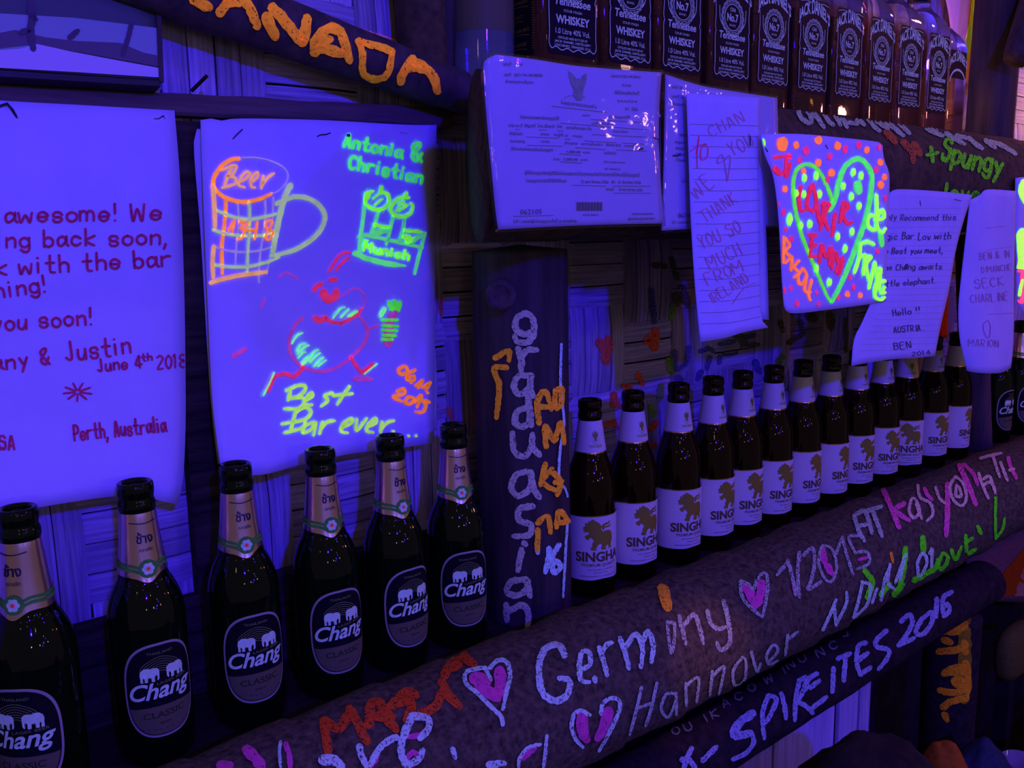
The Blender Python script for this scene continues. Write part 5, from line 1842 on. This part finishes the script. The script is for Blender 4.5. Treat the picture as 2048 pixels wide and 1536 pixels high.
# post
m = Marks(113)
zc(m, EP, 25, "222,352 190,362 158,342 160,302 195,282 220,300 226,352 202,392 160,388 153,366", "165,418 178,460 176,500", "176,452 200,422 236,422", "216,522 170,520 150,562 170,592 205,567 212,522", "212,530 212,570 222,600", "202,642 162,660 155,702 188,716 212,682 202,600", "202,602 216,712",
   "145,742 150,808 185,830 214,800 220,745", "220,795 246,826", "212,890 162,898 140,950 168,982 210,952 216,892", "214,900 224,950 246,988", "220,1022 172,1030 170,1076 214,1092 206,1130 150,1136", "180,1188 172,1230 166,1268", "190,1162 194,1168", "194,1302 142,1310 125,1350 160,1364 196,1342 200,1302", "200,1305 212,1366",
   "122,1400 124,1460", "130,1425 180,1400 205,1432 202,1482")
m.lay('white_lettering', trpost, paint(84, 60, 172, worn=0.41), postt, 0.0012)
m = Marks(114)
zc(m, EP, 22, "245,702 238,620 268,580 290,650", "245,640 285,640", "305,580 328,570 326,632 304,642 305,580", "270,792 268,712 300,770 324,702 338,780", "268,860 250,940", "292,880 255,925 302,960", "300,895 325,930 312,978", "305,930 330,925", "240,1112 238,1190", "240,1085 276,1060 288,1122", "310,1100 322,1040 356,1080", "310,1085 350,1082", "80,452 130,425 132,462", "122,490 76,492 95,560 85,682")
m.lay('orange_lettering', trpost, paint(132, 64, 44, worn=0.41), postt, 0.0014)
m = Marks(115)
zc(m, EP, 20, "282,1182 278,1230 268,1275", "320,1170 295,1215 300,1275 325,1255 310,1230 296,1250", "238,1180 240,1200")
zc(m, EP, 10, "328,400 325,560 338,700 324,800 320,910 344,958 352,985", "352,1075 345,1180 335,1370")
m.lay('white_lettering', trpost, paint(84, 74, 234, worn=0.41), postt, 0.0013)

# slanting beam: the country name
EC = (300, 0, 2.926)
m = Marks(116)
zc(m, EC, 60, "250,-10 300,20 345,40", "410,70 440,30 470,-10", "450,20 520,10 580,40 625,150")
zc(m, EC, 66, "680,100 705,160 730,210", "715,50 780,120 850,200 885,245", "890,240 905,180 915,110")
zc(m, EC, 60, "965,300 960,240 1020,180 1050,165", "1050,165 1110,190 1140,270 1165,350", "1000,280 1080,300 1120,310", "1010,240 1050,230")
zc(m, EC, 44, "1225,250 1240,330 1245,420 1300,455 1380,440 1405,370 1415,310", "1215,245 1280,260 1350,280 1415,305")
zc(m, EC, 56, "1465,470 1480,420 1540,390 1600,410", "1530,360 1590,390 1650,450 1680,530", "1530,350 1480,420")
m.lay('orange_lettering', trcb, paint(168, 80, 46, worn=0.4), ct, 0.0013)

# upper log
EU = (1560, 180, 4.197)
m = Marks(117)
zc(m, EU, 40, "150,170 170,240 240,290", "200,170 250,220 255,280", "250,160 300,230 360,320", "360,200 400,270 440,300", "440,180 480,260 500,300", "480,200 530,260 555,320", "580,280 640,290 640,260", "620,210 660,260 700,300", "720,230 780,310 830,350", "780,250 850,300 900,330", "880,270 960,330 1030,390", "960,260 1030,320 1080,370", "1180,290 1260,350 1360,390",
   "1260,310 1310,350", "1390,370 1470,420 1540,460", "1480,390 1560,410", "1580,410 1650,470 1690,495", "1720,430 1800,490", "1760,440 1860,470 1970,540")
m.lay('white_lettering', trul, paint(84, 64, 170, worn=0.45), ult, 0.0016)
m = Marks(118)
m.stroke([(1860, 296), (1864, 324)], 8, 0.15, 0.1, True)
m.stroke([(1852, 311), (1874, 306)], 7, 0.15, 0.1, True)
m.write('Spungy', (1876, 322), (2002, 352), 44, 7.5, 0.0, 0.15, 0.4)
m.write('love', (1884, 396), (1960, 402), 30, 7, 0.0, 0.15, 0.3)
m.lay('green_lettering', trul, paint(54, 88, 44, worn=0.45), ult, 0.0015)
m = Marks(119)
zc(m, EU, 60, "890,360 960,440", "1030,440 1100,520 1110,600", "1120,460 1170,540")
m.lay('red_marking', trul, paint(84, 28, 60, worn=0.45), ult, 0.0012)

# orange letters on the post below
EO = (1680, 1140, 3.878)
m = Marks(120)
zc(m, EO, 100, "955,250 965,500 965,800 960,1000")
m.lay('orange_wash', trop, paint(62, 34, 34, worn=0.36), opt_, 0.0010)
m = Marks(120)
zc(m, EO, 55, "790,470 920,480", "810,540 860,560", "770,630 880,620 980,580", "810,800 880,760 990,750", "840,790 990,790", "780,930 880,950 960,920", "800,1060 880,1010 980,990", "810,1120 830,1160", "970,720 990,830 980,960", "960,560 970,640", "870,340 960,350")
zc(m, EO, 90, "880,420 960,430", "900,860 960,880")
m.lay('orange_lettering', trop, paint(112, 50, 34, worn=0.42), opt_, 0.0014)

# stains on the woven wall
EW = (1120, 480, 3.413)
m = Marks(121)
zc(m, EW, 70, "270,700 310,760 310,830", "330,680 320,780")
zc(m, EW, 60, "590,690 640,640", "620,700 655,730", "650,620 640,740")
zc(m, EW, 50, "530,920 560,980", "440,1000 480,1010", "360,1060 365,1110 400,1130")
zc(m, (1120, 720, 3.07), 40, "280,400 330,380 345,410", "330,210 325,280", "390,160 430,170", "560,420 590,380", "545,520 590,530")
zc(m, (850, 550, 4.955), 40, "150,230 155,390", "235,1330 265,1430", "105,1290 110,1310")
m.lay('red_paint_marking', trwall, paint(104, 24, 62, worn=0.46), wall, 0.0012)
m = Marks(122)
zc(m, EW, 34, "785,760 790,880 850,850", "880,730 860,850", "960,760 1010,740 1040,760", "1020,800 1000,880", "1090,800 1085,840", "1090,710 1190,690", "1250,660 1330,650", "1120,780 1200,770", "1240,730 1350,710")
zc(m, EW, 44, "1330,830 1360,900", "620,340 640,560", "960,900 940,950", "800,940 830,950", "1290,980 1300,1080")
m.lay('blue_paint_marking', trwall, paint(28, 18, 150, worn=0.46), wall, 0.0013)
m = Marks(123)
zc(m, EW, 46, "745,810 750,900", "770,450 760,540", "1490,830 1520,800")
zc(m, (1120, 720, 3.07), 44, "555,290 570,340", "665,10 680,80", "620,160 610,240")
m.lay('green_paint_marking', trwall, paint(48, 48, 70, worn=0.46), wall, 0.0011)
m = Marks(124)
zc(m, EW, 60, "1840,510 1850,600", "1700,520 1740,540", "830,330 870,440", "790,380 800,440", "1200,640 1260,700")
zc(m, EW, 30, "1950,540 1950,760")
zc(m, EW, 40, "1640,560 1660,640", "1560,700 1660,640", "1500,560 1520,620", "640,170 720,180", "760,130 800,260")
m.lay('black_paint_marking', trwall, paint(36, 24, 62, worn=0.46), wall, 0.0010)
m = Marks(125)
m.stroke([(690, 57), (740, 68), (800, 88)], 10)
m.lay('red_paint_marking', trwall, paint(150, 60, 170, worn=0.46), wall, 0.0012)

# ------------------------------------------------------------------ the dark corner under the far end of the log
t = paper_thing('striped_cloth', 'striped red and violet cloth hanging below the far end of the painted log', 'cloth', 2000, 1100, -0.10)
o, tr = sheet('cloth', [(1930, 1110), (1990, 1040), (2070, 990), (2160, 960)], [(2160, 960), (2160, 1080), (2160, 1190)], [(1940, 1196), (1990, 1202), (2070, 1204), (2160, 1190)], [(1930, 1110), (1938, 1150), (1940, 1196)], lambda s, u: -0.022 - 0.010 * math.sin(9 * s), paint(40, 16, 84), t, (24, 10), 0.002)
m = Marks(131).poly([(1974, 1196), (2010, 1140), (2048, 1095), (2090, 1080), (2060, 1150), (2030, 1190)], 10)
m.lay('red_stripe_marking', tr, paint(60, 13, 20), t, 0.001)
m = Marks(132).poly([(2028, 1192), (2044, 1140), (2080, 1100), (2110, 1150), (2090, 1192)], 10)
m.lay('violet_stripe_marking', tr, paint(62, 28, 104), t, 0.001)

t = paper_thing('low_table', 'dark low table edge in the gloom below the far end of the log', 'table', 2020, 1480, -0.12)
p = at_y(2040, 1500, -0.12)
top = at_home(link('tabletop', mesh('tabletop', *box(1.36, 2.3, -0.36, -0.135, p.z - 0.03, p.z)), DARK), t)
bevel_obj(top, 0.006)
for lx, ly in ((1.42, -0.33), (2.24, -0.33), (1.42, -0.17), (2.24, -0.17)):
    at_home(link('leg', mesh('leg', *box(lx - 0.02, lx + 0.02, ly - 0.02, ly + 0.02, -1.02, p.z - 0.03)), DARK), t)
tz = p.z
# back cushion, dim
c = at_y(2030, 1300, -0.02)
t = thing('seat_back', 'dim plum coloured rounded seat back beyond the orange lettered post', 'seat', (c.x, c.y, c.z))
bm = bmesh.new()
bmesh.ops.create_icosphere(bm, subdivisions=4, radius=1)
for v in bm.verts:
    d = v.co.normalized()
    q = (abs(d.x) ** 3.2 + abs(d.z) ** 3.2 + abs(d.y) ** 2.4) ** (-1 / 3.0)
    v.co = Vector((d.x * q * 0.080 * (1 - 0.10 * max(0, -d.z)), d.y * q * 0.026, d.z * q * 0.060))
me = bpy.data.meshes.new('pad')
bm.to_mesh(me)
bm.free()
link('pad', me, paint(34, 20, 46), t, True)
link('post', mesh('post', *box(-0.015, 0.015, 0.0, 0.03, -1.02 - c.z, -0.03)), DARK, t)
# drinking glass on the table
g = at_y(2050, 1440, -0.20)
t = thing('drinking_glass', 'drinking glass with bright glints at the edge of the low table', 'glass', (g.x, g.y, tz))
v, f = lathe([(0.026, 0), (0.028, 0.003), (0.033, 0.11), (0.0318, 0.11), (0.0268, 0.008), (0.001, 0.007)], 32)
link('tumbler', mesh('tumbler', v, f), flat_mat('tumbler_glass', (0.7, 0.62, 0.66), 0.03, 0, 0.6, 0.6), t, True)
v, f = lathe([(0.0262, 0.009), (0.0300, 0.065), (0.001, 0.066)], 32)
link('drink', mesh('drink', v, f), paint(110, 40, 70), t, True)
g = at_y(2040, 1478, -0.27)
t = thing('ashtray', 'low dark bowl in front of the drinking glass', 'bowl', (g.x, g.y, tz))
v, f = lathe([(0.030, 0), (0.036, 0.004), (0.040, 0.022), (0.037, 0.0225), (0.032, 0.008), (0.001, 0.007)], 36)
link('bowl', mesh('bowl', v, f), flat_mat('ashtray_glass', (0.10, 0.08, 0.10), 0.2), t, True)


def mound(name, c, rad, mat, parent, seed, amp=0.12):
    bm = bmesh.new()
    bmesh.ops.create_icosphere(bm, subdivisions=4, radius=1)
    for v in bm.verts:
        d = v.co.normalized()
        k = 1 + amp * noise.noise(d * 2.2 + Vector((seed, 0, 0))) + 0.4 * amp * noise.noise(d * 6 + Vector((seed, 2, 0)))
        v.co = Vector((d.x * rad[0], d.y * rad[1], d.z * rad[2])) * k
        v.co += Vector(c)
    me = bpy.data.meshes.new(name)
    bm.to_mesh(me)
    bm.free()
    o = link(name, me, mat, None, True)
    at_home(o, parent)
    return o


c = at_y(1735, 1662, -0.25)
t = thing('cloth_bag', 'dark brown cloth bag with a blue strap and orange patches below the slats', 'bag', (c.x, c.y, c.z))
bag = mound('body', c, (0.115, 0.09, 0.112), rough_mat('bag_cloth', (0.012, 0.012, 0.004), (0.05, 0.04, 0.012), (30, 30, 30), 0.9, 0.5), t, 2.0)
trb = tree_of(bag)
m = Marks(141)
zc(m, EO, 90, "430,1170 560,1190 680,1260 780,1320")
m.lay('blue_strap', trb, paint(22, 14, 92), t, 0.003)
m = Marks(142)
zc(m, EO, 36, "615,1260 650,1290 668,1320", "715,1370 745,1375")
m.lay('orange_patch', trb, paint(96, 44, 56), t, 0.005)
c = at_y(1885, 1590, -0.20)
t = thing('red_cushion', 'small dark red cushion wedged beside the cloth bag', 'cushion', (c.x, c.y, c.z))
mound('cushion', c, (0.034, 0.04, 0.085), paint(66, 20, 32), t, 5.0)
c = at_y(1962, 1600, -0.20)
t = thing('blue_cushion', 'dark blue cushion below the low table edge', 'cushion', (c.x, c.y, c.z))
mound('cushion', c, (0.06, 0.05, 0.10), paint(16, 10, 84), t, 8.0)
